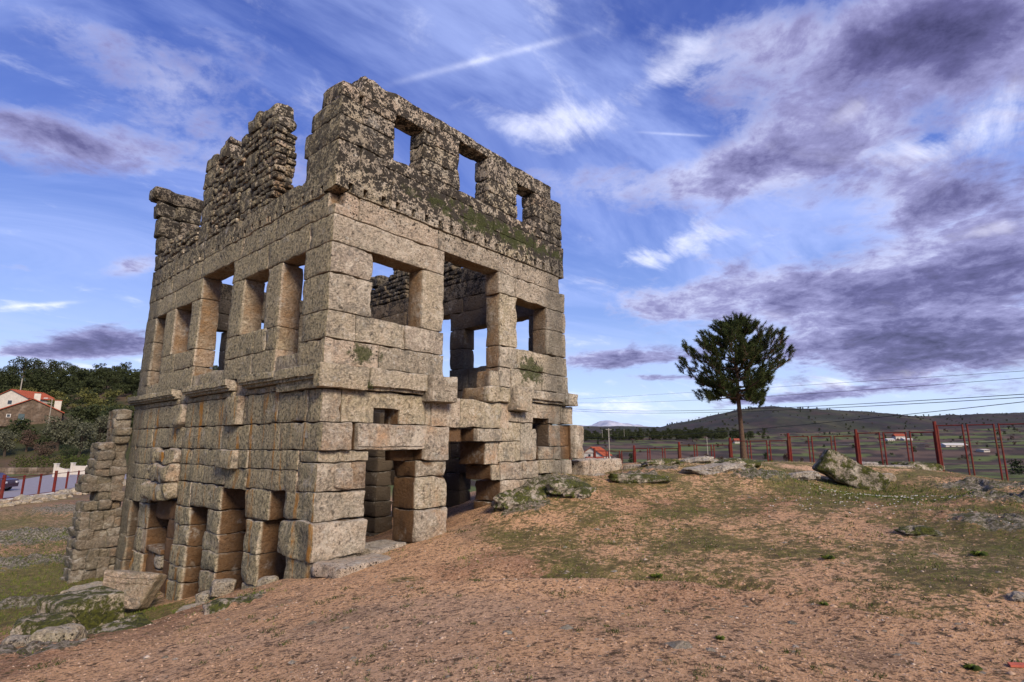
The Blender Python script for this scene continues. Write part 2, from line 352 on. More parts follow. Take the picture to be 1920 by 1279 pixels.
    h = T.m('ADD', T.m('MULTIPLY', fine, .5), T.m('ADD', T.m('MULTIPLY', m2, 1.0), T.m('MULTIPLY', bl, 1.0)))
    bump(T, b, h, 1.0, .10)
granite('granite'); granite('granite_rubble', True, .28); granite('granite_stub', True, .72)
granite('boulder', False, 0, 0, 1.0); granite('boulder_mossy', False, 0, .97, .8); granite('boulder_brown', False, .45, .25, .6)

def simple(name, c1, c2, scale=8, rough_=.85, bs=.3, bd=.02, c3=None, det=5, spec=.25):
    T, b = new_mat(name); co = tcoord(T); n = T.noise(co, scale, det, .65)
    c = T.mix(T.mr(n, .35, .65), c1, c2)
    if c3: c = T.mix(T.mr(T.noise(co, scale*.23, 4), .52, .68), c, c3)
    T.put(b.inputs['Base Color'], c); b.inputs['Roughness'].default_value = rough_; b.inputs['Specular IOR Level'].default_value = spec
    bump(T, b, n, bs, bd)
simple('red_paint', (.14, .015, .009), (.085, .012, .008), 6, .65, .1, .002, (.11, .035, .016), spec=.25)
simple('asphalt', (.19, .18, .205), (.24, .225, .25), 3, .85, .3, .01)
simple('concrete', (.42, .41, .39), (.55, .53, .50), 2, .9)
simple('white_wall', (.48, .44, .39), (.38, .35, .31), 1.5, .9, .1, .01)
simple('roof_tile', (.29, .070, .036), (.19, .048, .026), 3, .85)
simple('house_stone', (.12, .085, .060), (.055, .040, .030), 2.2, .95, .6, .05, (.19, .15, .12))
simple('door_paint', (.06, .09, .10), (.05, .07, .08), 4)
simple('glass_dark', (.02, .025, .03), (.03, .035, .04), 2, .15, 0, 0, spec=.6)
simple('pole_grey', (.30, .28, .24), (.22, .20, .17), 5)
simple('cable_black', (.015, .015, .017), (.02, .02, .022), 5, .6)
simple('bark', (.10, .062, .040), (.055, .035, .024), 14, .95, .9, .03)
simple('bark_dark', (.06, .045, .035), (.035, .027, .02), 8, .95, .6, .03)
simple('car_paint', (.035, .018, .035), (.03, .016, .03), 2, .25, 0, 0, spec=.6)
simple('rubber', (.02, .02, .02), (.025, .025, .025), 4, .8)
simple('steel', (.45, .45, .47), (.38, .38, .4), 4, .35, 0, 0, spec=.6)
simple('clay_shard', (.42, .10, .06), (.30, .08, .05), 20, .8)
def leafy(name, c1, c2, sc_=3.0, trans=.0):
    T, b = new_mat(name); co = tcoord(T); rnd = T.n.new('ShaderNodeObjectInfo').outputs['Random']
    n = T.noise(co, sc_, 4, .6); isl = T.n.new('ShaderNodeNewGeometry').outputs['Random Per Island']
    c = T.mix(T.mr(T.m('ADD', n, T.m('MULTIPLY', T.m('SUBTRACT', isl, .5), .5)), .25, .75), c1, c2)
    c = T.mix(T.m('MULTIPLY', rnd, .25), c, (.06, .055, .02))
    T.put(b.inputs['Base Color'], c); b.inputs['Roughness'].default_value = .8; b.inputs['Specular IOR Level'].default_value = .15
leafy('needles', (.018, .032, .010), (.050, .072, .018)); leafy('leaf_dark', (.012, .020, .009), (.030, .042, .016), .6)
leafy('leaf_green', (.045, .052, .016), (.110, .105, .030), .5); leafy('leaf_olive', (.045, .050, .034), (.095, .098, .066), .8)
leafy('leaf_brown', (.050, .032, .026), (.095, .062, .048), .8); leafy('hedge_leaf', (.020, .032, .008), (.060, .075, .014), 1.5)
leafy('grass_blade', (.040, .070, .010), (.125, .150, .026), 1.0); leafy('dry_blade', (.16, .12, .06), (.26, .19, .10), 1.0)
leafy('petal', (.75, .74, .70), (.82, .80, .76), 1.0)
simple('pebble', (.42, .28, .18), (.24, .155, .10), 9, .9, .4, .01, (.40, .33, .26))
simple('crumb_dark', (.09, .06, .04), (.05, .035, .022), 9, .95)

# ground: colour of the cover is stored per vertex, the grit is made here
T, b = new_mat('ground'); co = tcoord(T)
at = T.n.new('ShaderNodeAttribute'); at.attribute_name = 'Col'
at2 = T.n.new('ShaderNodeAttribute'); at2.attribute_name = 'Cover'      # R rock, G grass, B near
rk, gr, near = T.sep(at2.outputs['Color'])
f0 = T.noise(co, 13, 7, .8); f1 = T.noise(co, 24, 6, .75); f2 = T.noise(co, 75, 5, .75); f3 = T.noise(co, 5.5, 6, .7); f4 = T.noise(co, 11, 6, .75, .6)
c = at.outputs['Color']
c = T.mix(T.m('MULTIPLY', T.mr(T.m('ADD', f0, T.m('MULTIPLY', T.m('SUBTRACT', f3, .5), .5)), .53, .59), T.m('MULTIPLY', near, .9)), c, (.070, .045, .026))
c = T.mix(T.m('MULTIPLY', T.mr(f1, .52, .60), T.m('MULTIPLY', near, .85)), c, (.085, .050, .028))
c = T.mix(T.m('MULTIPLY', T.mr(f1, .46, .35), T.m('MULTIPLY', near, .75)), c, (.78, .56, .40))
c = T.mix(T.m('MULTIPLY', T.mr(f2, .56, .64), T.m('MULTIPLY', near, .62)), c, (.075, .048, .03))
c = T.mix(T.m('MULTIPLY', T.mr(f2, .40, .30), T.m('MULTIPLY', near, .5)), c, (.70, .56, .46))
gm = T.mr(T.m('ADD', T.m('ADD', T.m('ADD', T.m('MULTIPLY', f4, .6), T.m('MULTIPLY', f3, .4)), T.m('MULTIPLY', T.m('SUBTRACT', f0, .5), .8)), T.m('MULTIPLY', T.m('SUBTRACT', gr, .5), .55)), .51, .57)
gm = T.m('MULTIPLY', gm, T.mr(f0, .60, .50, .25, 1)); c = T.mix(T.m('MULTIPLY', gm, .9), c, T.mix(T.mr(f3, .40, .62, 0, .8), T.mix(T.mr(T.m('ADD', T.m('MULTIPLY', f1, .5), T.m('MULTIPLY', f0, .5)), .43, .57), (.030, .052, .006), (.200, .230, .040)), T.mix(T.mr(f1, .4, .6), (.04, .03, .012), (.13, .10, .05))))
rm = T.mr(T.m('ADD', f3, T.m('MULTIPLY', T.m('SUBTRACT', rk, .5), .9)), .52, .60)
rc = T.mix(T.mr(f4, .40, .56), (.42, .38, .31), (.115, .105, .07)); rc = T.mix(T.mr(f0, .50, .60, 0, .85), rc, (.05, .048, .03)); rc = T.mix(T.mr(f3, .52, .6, 0, .8), rc, (.07, .08, .018))
c = T.mix(T.m('MULTIPLY', rm, .92), c, rc)
T.put(b.inputs['Base Color'], c); b.inputs['Roughness'].default_value = .95; b.inputs['Specular IOR Level'].default_value = .15
bump(T, b, T.m('ADD', T.m('MULTIPLY', f1, 1.0), T.m('ADD', T.m('MULTIPLY', f2, .4), T.m('MULTIPLY', f0, 1.3))), 1.0, .06)
T, b = new_mat('hill'); at = T.n.new('ShaderNodeAttribute'); at.attribute_name = 'Col'; co = tcoord(T)
c = T.mix(T.mr(T.noise(co, .03, 8, .75), .40, .62, 0, .7), at.outputs['Color'], (.020, .022, .016))
c = T.mix(T.mr(T.noise(co, .012, 6, .7), .52, .66, 0, .6), c, (.060, .038, .036))
c = T.mix(T.mr(T.noise(co, .05, 7, .8), .5, .6, 0, .6), c, (.014, .014, .011))
c = T.mix(T.mr(T.noise(co, .007, 5, .7), .56, .64, 0, .5), c, (.075, .070, .040))
T.put(b.inputs['Base Color'], c); b.inputs['Roughness'].default_value = 1
T, b = new_mat('snow_peak'); co = tcoord(T)
c = T.mix(T.mr(T.noise(co, .004, 8, .75), .42, .60), (.42, .43, .50), (.24, .27, .36)); T.put(b.inputs['Base Color'], c)

# ---------------------------------------------------------------- terrain
A_U = R(40.5); U2 = np.array((math.sin(A_U), math.cos(A_U))); V2 = np.array((-math.cos(A_U), math.sin(A_U)))
C0 = np.array((-3.7914, 10.8570))
def uv(u, v): p = C0+u*U2+v*V2; return p[0], p[1]
cp = []
def P_(x, y, z): cp.append((x, y, z))
for px, py, z in [(410,1150,-2.65),(280,1182,-2.75),(0,1250,-2.6),(0,1279,-2.4),(960,1279,-1.62),(1920,1279,-1.6),(900,1095,-1.93),(1250,1097,-1.83),(1500,1135,-1.73),(1250,1000,-1.65),
    (1250,935,-1.25),(1560,925,-1.27),(1640,915,-1.28),(1480,893,-.80),(1440,905,-.95),(1900,1100,-1.55),(1600,1000,-1.45),(1900,925,-1.15),(50,1000,-4.0),(100,1100,-4.15),(50,1150,-4.0),(0,1205,-3.6),(190,1160,-3.75),(330,1160,-3.7),
    (600,1090,-2.42),(500,1112,-2.58),(700,1090,-2.1),(1090,893,-.87),(1800,893,-.95),(1450,882,-.72),(700,1200,-1.86),(300,1260,-2.25),(1400,1200,-1.62),(1700,960,-1.25)]:
    q = at_z(px, py, z); P_(q[0], q[1], z)
for u, v, z in [(1.3,-.1,-2.28),(1.9,0,-2.2),(3.6,0,-1.97),(4.7,0,-1.75),(5.9,-.2,-1.30),(7.0,-.1,-.85),(8.5,-.1,-.88),(10,0,-.9),(9.5,4,-1.6),(9.5,9,-2.6),(-.2,0,-2.45),(-.2,1.2,-2.68),(-.2,2.1,-2.92),(-.2,3.2,-3.2),(-.2,4.5,-3.5),
    (-.2,6.5,-3.95),(-.2,8,-4.0),(-.2,10,-4.0),(-1,12,-4.05),(2,3,-2.9),(4,3,-2.7),(3,7,-3.3),(6,6,-2.9),(4,12.5,-3.8),(-2.2,4.6,-3.72),(-2,7,-4.0),(-4,10,-4.1)]:
    x, y = uv(u, v); P_(x, y, z)
for x, y, z in [(0,0,-1.6),(3,-3,-1.5),(-3,-3,-1.7),(-6,0,-2.3),(6,0,-1.5),(-12,2,-3.0),(12,0,-1.6),(0,-12,-1.6),(-14,-8,-3),(14,-10,-1.8),(8.3,22.2,-.52),(5.4,21.5,-.55),(11.5,21,-.58),(14,20.5,-.75),(3,24,-.9),(10,27,-1.1),(15.5,23.5,-1.25),
    (17.5,21,-1.3),(20,18,-1.9),(7,32,-1.6),(13,29,-1.3),(20,28,-3.0),(25,20,-3.2),(5,45,-4),(30,40,-6),(45,30,-7),(30,10,-3),(-20,20,-4.05),(-30,30,-3.85),(-33,38,-3.62),(-36,45,-3.6),(-41,56,-3.6),(-25,45,-3.9),(-15,40,-4),(-25,12,-4.2),(-40,20,-4),(-45,45,-3.65),(-50,60,-3.6),(-10,30,-3.9),(0,35,-2.8)]:
    P_(x, y, z)
cp = np.array(cp)
def tps_phi(d2): return .5*d2*np.log(np.maximum(d2, 1e-9))
NCP = len(cp); n_ = NCP; D2 = ((cp[:, None, :2]-cp[None, :, :2])**2).sum(2); Kt = tps_phi(D2)+np.eye(n_)*.6
Pm = np.hstack([np.ones((n_, 1)), cp[:, :2]]); Am = np.zeros((n_+3, n_+3)); Am[:n_, :n_] = Kt; Am[:n_, n_:] = Pm; Am[n_:, :n_] = Pm.T
sol = np.linalg.solve(Am, np.concatenate([cp[:, 2], np.zeros(3)]))
def tps(x, y):
    out = np.empty(len(x))
    for s in range(0, len(x), 40000):
        xs, ys = x[s:s+40000], y[s:s+40000]
        d2 = (xs[:, None]-cp[None, :, 0])**2+(ys[:, None]-cp[None, :, 1])**2
        out[s:s+40000] = tps_phi(d2)@sol[:NCP]+sol[NCP]+sol[NCP+1]*xs+sol[NCP+2]*ys
    return out
def sstep(x, a, b): t = np.clip((x-a)/(b-a), 0, 1); return t*t*(3-2*t)
def far_h(x, y):
    r = np.hypot(x, y); a = np.degrees(np.arctan2(x, y))
    left = -3.65+np.clip(y-84, 0, 34)*.25+np.clip(y-118, 0, 140)*.185+np.clip(y-262, 0, 500)*.02
    left = left+n2d(x, y, 40, 3, 3)*1.4*sstep(y, 95, 140)
    right = -3-5.0*sstep(r, 35, 110)+np.clip(r-420, 0, 900)*.046+n2d(x, y, 120, 3, 5)*1.6*sstep(r, 80, 300)
    t = sstep(a, -22, 2); t = np.where(y < 0, sstep(x, -40, 20), t)
    back = sstep(-y, 0, 60)
    h = left*(1-t)+right*t
    return h*(1-back)+(-3.0)*back
def ground_h(x, y, detail=True):
    x = np.atleast_1d(np.asarray(x, float)); y = np.atleast_1d(np.asarray(y, float)); r = np.hypot(x, y)
    h = np.empty(len(x)); m = r < 75
    h[m] = tps(x[m], y[m]); h[~m] = 0
    t = sstep(r, 45, 72); h = np.where(m, h, 0)*(1-t)+far_h(x, y)*t
    if detail: h = h+ground_detail(x, y, r)
    return h
rocks = []                                          # patches of bedrock: x, y, radius, height
for px, py, z, rad, hh in [(1020,925,-1.25,1.5,.16),(985,950,-1.45,.9,.10),(1195,900,-.95,.9,.16),(1240,893,-.9,.8,.14),(1345,895,-.9,.9,.14),(1390,872,-.62,1.0,.20),(1310,866,-.55,1.0,.16),(1250,872,-.6,.8,.12),(1480,905,-1.0,.8,.10),
    (1850,905,-1.0,1.7,.26),(1900,945,-1.2,1.6,.28),(1420,893,-.8,1.0,.22),(1470,900,-.95,.7,.16),(1880,985,-1.3,1.0,.18),(1780,880,-.85,1.4,.16),(1720,1000,-1.4,.35,.06),(1745,920,-1.1,.7,.08),(60,1010,-4,3.5,.35),(130,960,-3.9,4.5,.3),(40,1060,-4.1,2.0,.25),(30,1130,-4,1.2,.2),(60,1220,-3.2,.8,.18),(20,1230,-2.8,.7,.15),(100,1230,-2.7,.5,.08),(1740,1000,-1.4,.3,.05),(460,1130,-2.6,.45,.10)]:
    q = at_z(px, py, z); rocks.append((q[0], q[1], rad, hh))
def rock_mask(x, y):
    m = np.zeros(len(x))
    for X, Y, rad, hh in rocks:
        d = np.hypot(x-X, y-Y)/rad; m = np.maximum(m, np.exp(-d**2*1.2))
    return m
_l = [at_z(px, py, z) for px, py, z in ((640,1088,-2.15),(760,1092,-2.02),(900,1096,-1.95),(1080,1094,-1.88),(1250,1098,-1.83),(1380,1112,-1.80),(1500,1136,-1.75),(1650,1160,-1.68),(1900,1190,-1.6))]
LX = np.array([p[0] for p in _l]); LY = np.array([p[1] for p in _l])
def ground_detail(x, y, r):
    q = np.zeros(len(x)); m = r < 70
    xs, ys, rr = x[m], y[m], r[m]; k = 1-sstep(rr, 40, 70)
    d = n2d(xs, ys, 2.2, 3, 11)*.045+n2d(xs, ys, .45, 3, 12)*.016+n2d(xs, ys, .10, 2, 13)*.007*(1-sstep(rr, 10, 22))
    rm = rock_mask(xs, ys); rn = 1-np.abs(n2d(xs, ys, .7, 5, 21, .6))
    hh = np.zeros(len(xs))
    for X, Y, rad, h0 in rocks: hh = np.maximum(hh, h0*np.exp(-(np.hypot(xs-X, ys-Y)/rad)**2*1.2))
    d = d+hh*(rn*1.1)+rm*(n2d(xs, ys, .28, 4, 22, .6)*.06+(np.abs(n2d(xs, ys, .5, 3, 23, .6))-.3)*.10)
    ly = np.interp(xs, LX, LY); dd = ys-ly; wx = sstep(xs, -2.2, -.8)*(1-sstep(xs, 5.0, 7.5))
    d = d+wx*(.10*np.exp(-((dd+.25)/.5)**2)-.13*np.exp(-((dd-.55)/.55)**2))
    q[m] = d*k
    return q
az_a = np.concatenate([np.arange(-62, 62.01, .19), np.arange(66, 298, 4.0)]); na = len(az_a)
rr_ = [.5]
while rr_[-1] < 55: rr_.append(rr_[-1]*1.0105+.004)
while rr_[-1] < 6500: rr_.append(rr_[-1]*1.032)
rr_ = np.array(rr_); nr = len(rr_)
th = np.radians(az_a); GX = (rr_[:, None]*np.sin(th)[None]).ravel(); GY = (rr_[:, None]*np.cos(th)[None]).ravel(); GZ = ground_h(GX, GY)
i, j = np.meshgrid(np.arange(nr-1), np.arange(na), indexing='ij'); j2 = (j+1) % na
quads = np.stack([i*na+j, i*na+j2, (i+1)*na+j2, (i+1)*na+j], -1).reshape(-1, 4)[:, ::-1]
GV = np.stack([GX, GY, GZ], 1); GV = np.vstack([GV, [[0, 0, float(ground_h(0, 0)[0])]]])
tri = [(len(GV)-1, (k+1) % na, k) for k in range(na)]
# colours of the cover
rG = np.hypot(GX, GY); aG = np.degrees(np.arctan2(GX, GY))
def lerp(a, b_, t): return a*(1-t[:, None])+np.array(b_)[None]*t[:, None]
col = np.tile(np.array((.78, .465, .25)), (len(GX), 1))
nA = n2d(GX, GY, 3.2, 5, 31); nB = n2d(GX, GY, .9, 4, 32); nC = n2d(GX, GY, .28, 3, 33)
col = lerp(col, (.33, .16, .09), sstep(nA, .1, .8)*.75); col = lerp(col, (.68, .46, .30), sstep(-nA, .1, .7)*.6)
col = lerp(col, (.30, .20, .13), sstep(nB, .2, .9)*.55)
gmask = np.zeros(len(GX))
def gblob(px, py, z, rx, w_=1.0):
    global gmask
    q = at_z(px, py, z); d = np.hypot(GX-q[0], GY-q[1])/rx; gmask = np.maximum(gmask, w_*np.exp(-d**2))
for g in [(1560,930,-1.25,2.1,1.4),(1640,915,-1.2,2.0,1.3),(1520,905,-1.0,1.2,.9),(1700,935,-1.2,1.8,1.1),(1560,960,-1.4,.9,1.1),(1130,990,-1.65,.9,.62),(1240,960,-1.4,1.0,.62),(1090,1000,-1.7,.6,.6),(1250,1030,-1.75,.9,.6),(1400,1000,-1.5,1.6,.50),(1500,1050,-1.6,.8,.55),(1600,1100,-1.6,1.0,.45),(1250,1060,-1.8,1.0,.55),
    (1850,960,-1.3,2.0,.55),(1000,940,-1.4,1.2,.8),(90,1090,-4.1,4.0,1.1),(30,1150,-4.0,2.5,1.0),(150,1130,-3.9,2.5,1.0),(330,1160,-3.7,1.0,1.2),(260,1150,-3.8,1.2,1.2),(100,980,-4,4.0,.6),(60,950,-3.9,6,.8),(760,1075,-2.0,.5,.7),(700,1040,-2.4,1.0,1.1),(430,1135,-2.7,.3,1.2),(480,1120,-2.6,.35,.6),(860,1020,-1.95,.6,.5),(980,1010,-1.8,.6,.45),(1100,1170,-1.75,.3,.6),(1330,1150,-1.7,.3,.5),(700,1160,-1.9,.35,.45),(1420,930,-1.2,1.4,.55)]: gblob(*g)
lft = sstep(-GX, 7.5, 12)*sstep(GY, 3, 8); gmask = np.maximum(gmask, lft*(.62+.3*n2d(GX, GY, 5, 3, 41)))
zone = sstep(GY-np.interp(GX, LX, LY), .05, .5)*sstep(GX, -2.0, .3)*(1-sstep(rG, 26, 36)); gmask = np.maximum(gmask, zone*(.62+.30*nB))
gmask = np.maximum(gmask, .30+.20*nA)
gmask = np.minimum(gmask, .92)+nC*.10
rmask = rock_mask(GX, GY)
dirt = sstep(nA+nB*.5, .0, .6)*lft
col = lerp(col, (.19, .11, .07), lft*.55); col = lerp(col, (.24, .12, .06), sstep(GX, 5.5, 8.0)*sstep(12.5-GY, -2, 3)*.6)
# far cover: fields, scrub, hillside
farm = sstep(rG, 34, 60)
fx = n2d(GX, GY*3.0, 60, 3, 51); fy = n2d(GX, GY, 26, 4, 52)
fcol = np.tile(np.array((.034, .026, .021)), (len(GX), 1))
fcol = lerp(fcol, (.095, .120, .034), sstep(fx, .08, .25)*.9); fcol = lerp(fcol, (.115, .075, .055), sstep(-fx, .15, .35)*.8)
fcol = lerp(fcol, (.045, .030, .024), sstep(fy, .2, .5)*.8)
vine = sstep(rG, 34, 50)*(1-sstep(rG, 150, 200))*sstep(aG, 8, 14); fcol = lerp(fcol, (.085, .048, .038), vine*.8)
hillL = (1-sstep(aG, -26, -18))*sstep(GY, 74, 84); fcol = lerp(fcol, (.040, .043, .016), hillL*.95)
fcol = lerp(fcol, (.10, .065, .045), hillL*sstep(n2d(GX, GY, 18, 3, 55), .15, .4)*.8)
lawn = (1-sstep(aG, -26, -18))*(1-sstep(GY, 66, 76)); ln = n2d(GX, GY*1.6, 3.5, 5, 58); fcol = lerp(fcol, (.13, .095, .06), lawn*.9); fcol = lerp(fcol, (.07, .085, .025), lawn*sstep(ln, 0, .35)); fcol = lerp(fcol, (.22, .14, .09), lawn*sstep(-ln, .3, .7)*.8)
col = col*(1-farm[:, None])+fcol*farm[:, None]
near_ = 1-farm
me_cov = np.stack([np.clip(rmask, 0, 1)*near_, np.clip(gmask, 0, 1.3)*near_, near_, np.ones(len(GX))], 1)
ground = mesh_obj('ground', GV, quads, 'ground', kind='structure')
def set_cols(o, name, arr):
    a = o.data.attributes.new(name, 'FLOAT_COLOR', 'POINT'); n = len(o.data.vertices)
    if arr.shape[1] == 3: arr = np.hstack([arr, np.ones((len(arr), 1))])
    if len(arr) < n: arr = np.vstack([arr, np.repeat(arr[:1], n-len(arr), 0)])
    a.data.foreach_set('color', arr.astype(np.float32).ravel())
set_cols(ground, 'Col', col); set_cols(ground, 'Cover', me_cov)
import bmesh
bm_ = bmesh.new(); bm_.from_mesh(ground.data); bm_.verts.ensure_lookup_table()
for t3 in tri:
    try: bm_.faces.new([bm_.verts[k] for k in t3])
    except ValueError: pass
bm_.to_mesh(ground.data); bm_.free()
GH = lambda x, y: float(ground_h(x, y)[0])

# hills on the horizon, one ridge mesh each
def ridge(name, prof, Y0, Y1, zb, seed, mat, cfun, nx=320, ny=40, rough_=6.0):
    xs = np.linspace(prof[0][0], prof[-1][0], nx); ys = np.interp(xs, [p[0] for p in prof], [p[1] for p in prof])
    V = []; 
    for a in range(ny):
        t = a/(ny-1); Y = Y0+(Y1-Y0)*t*1.35
        s = math.sin(min(t*1.35, 1.35)*math.pi/2)**1.15 if t*1.35 < 1 else 1-(t*1.35-1)*1.2
        for x, y in zip(xs, ys):
            top = at_y(x, y, Y1)
            hx = top[0]*Y/Y1; V.append((hx, Y, zb+(top[2]-zb)*s))
    V = np.array(V); V[:, 2] += fbm(V*np.array((1, 1, 0))/((Y1-Y0)*.16), 5, seed)*rough_*np.clip((V[:, 2]-zb)/60, 0, 1)
    i, j = np.meshgrid(np.arange(ny-1), np.arange(nx-1), indexing='ij')
    q = np.stack([i*nx+j, i*nx+j+1, (i+1)*nx+j+1, (i+1)*nx+j], -1).reshape(-1, 4)
    o = mesh_obj(name, V, q, mat, kind='structure')
    if cfun: set_cols(o, 'Col', cfun(V))
    return o, V
def hc(V):
    c = np.tile(np.array((.021, .018, .022)), (len(V), 1)); n = n2d(V[:, 0], V[:, 1]*.7, 160, 4, 61); m = n2d(V[:, 0], V[:, 1], 60, 4, 62)
    c = lerp(c, (.040, .025, .028), sstep(n, 0, .4)*.8); c = lerp(c, (.030, .036, .020), sstep(m, .05, .4)*.85); c = lerp(c, (.050, .055, .026), sstep(-n-m*.5, .3, .6)*.6)
    return c
hillR, HV = ridge('hill', [(980, 812), (1100, 806), (1230, 806), (1270, 797), (1340, 783), (1390, 772), (1450, 765), (1530, 770), (1600, 776), (1680, 781), (1760, 784), (1840, 781), (1960, 778), (2100, 784), (2400, 800)], 950, 1700, 8, 71, 'hill', hc)
hillF, HV2 = ridge('hill', [(-900, 780), (0, 790), (700, 810), (980, 806), (1100, 801), (1180, 802), (1260, 803), (1400, 812)], 1500, 2600, 20, 72, 'hill', hc, 200, 24)
pk, _ = ridge('snowy_mountain', [(1040, 812), (1075, 800), (1100, 797), (1120, 792), (1140, 789.5), (1165, 791), (1185, 795), (1210, 804), (1260, 815)], 11000, 14000, 0, 73, 'snow_peak', None, 120, 24, 60)

# ---------------------------------------------------------------- the ruined tower
rng = random.Random(5)
tower = empty('tower_ruin', (C0[0], C0[1], 0), math.pi/2-A_U, label='roofless ruined tower of huge granite blocks with empty window openings', category='ruin')
# local axes: x = u along the right-hand face, y = v along the left-hand face, z = height above the eye
bseed = [0]
def blk(u0, u1, v0, v1, z0, z1, cuts=(), r=None, cell=.13, mat='granite', amp=.014, amp2=.0075, name='ashlar_block', gap=.004, add=None, sc_=.33):
    bseed[0] += 1
    V, q = cellbox((u0+gap, v0+gap, z0+gap), (u1-gap, v1-gap, z1-gap), cuts, cell, r if r else rng.uniform(.008, .018))
    # worn arrises: bite irregularly into the edges
    ctr = (V.max(0)+V.min(0))/2; hs = (V.max(0)-V.min(0))/2; e = np.sort(1-np.abs(V-ctr)/hs*1.0, axis=1)
    de = np.sort(hs-np.abs(V-ctr), axis=1)
    edge = (de[:, 1] < .05)
    bite = np.clip(vnoise(V/.17+bseed[0]*3.1, 5)-.20, 0, 1)*.075*edge
    d = ctr-V; d[:, :] = np.where(hs-np.abs(V-ctr) < .06, d, 0); L = np.linalg.norm(d, axis=1)+1e-9
    V = V+d/L[:, None]*bite[:, None]
    V = rough(V, amp, sc_, amp2*1.3, .11, 3)
    if add is not None: add.append((V, q)); return None
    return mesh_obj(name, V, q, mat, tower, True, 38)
T_R = .55
def Rb(u0, u1, z0, z1, p=0.0, th=T_R, v0=None, cuts=(), **k):                   # block of the right face; p = how far it stands proud
    return blk(u0, u1, (-p+rng.uniform(-.010, .010)) if v0 is None else v0, th, z0, z1, cuts, **k)
def Lb(v0, v1, z0, z1, p=0.0, th=.55, u0=None, cuts=(), **k):
    return blk((-p+rng.uniform(-.004, .004)) if u0 is None else u0, th, v0, v1, z0, z1, cuts, **k)
def corner(u1, v1, z0, z1, pR=0.0, pL=0.0, th=.56, **k):                         # L-shaped quoin at the near corner
    cuts = [(th, 99, th, 99, -99, 99)] if v1 > th and u1 > th else []
    return blk(-pL, u1, -pR, v1, z0, z1, cuts, **k)

# --- right face, top storey
Rb(.52, 2.76, 8.0, 8.53); Rb(2.77, 5.62, 8.28, 8.55); Rb(5.63, 7.86, 7.98, 8.50)
blk(.0, .56, .02, 1.0, 7.74, 8.22, r=.12, amp=.05, sc_=.4)
Rb(.57, 1.49, 7.73, 7.99)
corner(.57, 1.30, 7.30, 7.73, cuts=None) if False else corner(.57, 1.28, 7.28, 7.73)
Rb(.58, 1.49, 7.30, 7.72)
corner(1.47, 1.50, 6.69, 7.27, amp=.02)
corner(.58, 1.36, 6.09, 6.68); Rb(.59, 1.19, 6.09, 6.68)
Rb(1.20, 2.37, 6.50, 6.81); Rb(1.20, 1.50, 6.09, 6.49, r=.02); Rb(1.51, 3.2, 6.09, 6.49)
Rb(2.38, 3.9, 6.50, 6.80); Rb(3.91, 5.6, 6.50, 6.80); Rb(3.21, 5.0, 6.09, 6.49); Rb(5.01, 6.9, 6.09, 6.49); Rb(6.91, 8.47, 6.07, 6.52); Rb(5.61, 7.0, 6.50, 6.79); Rb(7.01, 8.40, 6.53, 6.80)
Rb(2.36, 2.77, 7.62, 7.99); Rb(2.78, 3.65, 7.73, 8.27); Rb(2.36, 3.65, 7.22, 7.61) if False else None
Rb(2.36, 2.77, 7.24, 7.61); Rb(2.78, 3.65, 7.24, 7.72); Rb(2.36, 3.66, 6.81, 7.23)
Rb(4.78, 5.62, 7.63, 8.27); Rb(5.63, 6.09, 7.63, 7.97); Rb(4.78, 6.10, 7.23, 7.62); Rb(4.78, 5.5, 6.81, 7.22); Rb(5.51, 6.11, 6.81, 7.22)
Rb(6.94, 7.87, 7.60, 7.97); Rb(7.88, 8.40, 7.70, 8.10, r=.030, amp=.03); Rb(7.88, 8.42, 7.30, 7.69); Rb(6.94, 7.87, 7.20, 7.59); Rb(6.95, 8.43, 6.81, 7.19) if False else None
Rb(6.95, 7.7, 6.81, 7.19); Rb(7.71, 8.42, 6.81, 7.29, cuts=[(7.6, 7.88, -1, 1, 7.19, 7.4)])
# beam-hole course
holesR = [.33, .75, 1.20, 1.63, 2.1, 2.52, 2.97, 3.38, 3.80, 4.24, 4.69, 5.13, 5.59, 6.03, 6.46, 6.91, 7.35, 7.79, 8.22]
js = [-.03, 1.41, 3.30, 5.20, 6.72, 8.46]
for a, b_ in zip(js[:-1], js[1:]):
    cs = [(h-.055, h+.055, -9, .22, 5.50, 5.70) for h in holesR if a < h < b_]
    if a < 0: blk(-.05, b_, -.04, 1.3, 5.46, 6.08, cuts=[(.56, 9, .56, 9, -99, 99)]+cs+[(-9, .30, -9, .42, 5.3, 5.52)]+[(-9, .16, h-.06, h+.06, 5.50, 5.68) for h in (.5, .95)], amp=.025)
    else: Rb(a+.005, b_, 5.46, 6.08, .03, cuts=cs)
# course below, with the bite at the near corner
blk(0, .62, 0, 1.2, 4.92, 5.45, cuts=[(.56, 9, .56, 9, -99, 99), (-9, .24, -9, .26, 5.12, 9)], amp=.024)
Rb(.63, 2.95, 4.92, 5.45); Rb(2.96, 6.10, 4.92, 5.45); Rb(6.11, 8.22, 4.93, 5.45)
# lintel course
blk(0, 3.19, 0, .93, 4.29, 4.91, cuts=[(.56, 99, .56, 99, -99, 99)])
Rb(5.26, 5.98, 4.30, 4.91); Rb(5.99, 8.5, 4.30, 4.92, amp=.018)
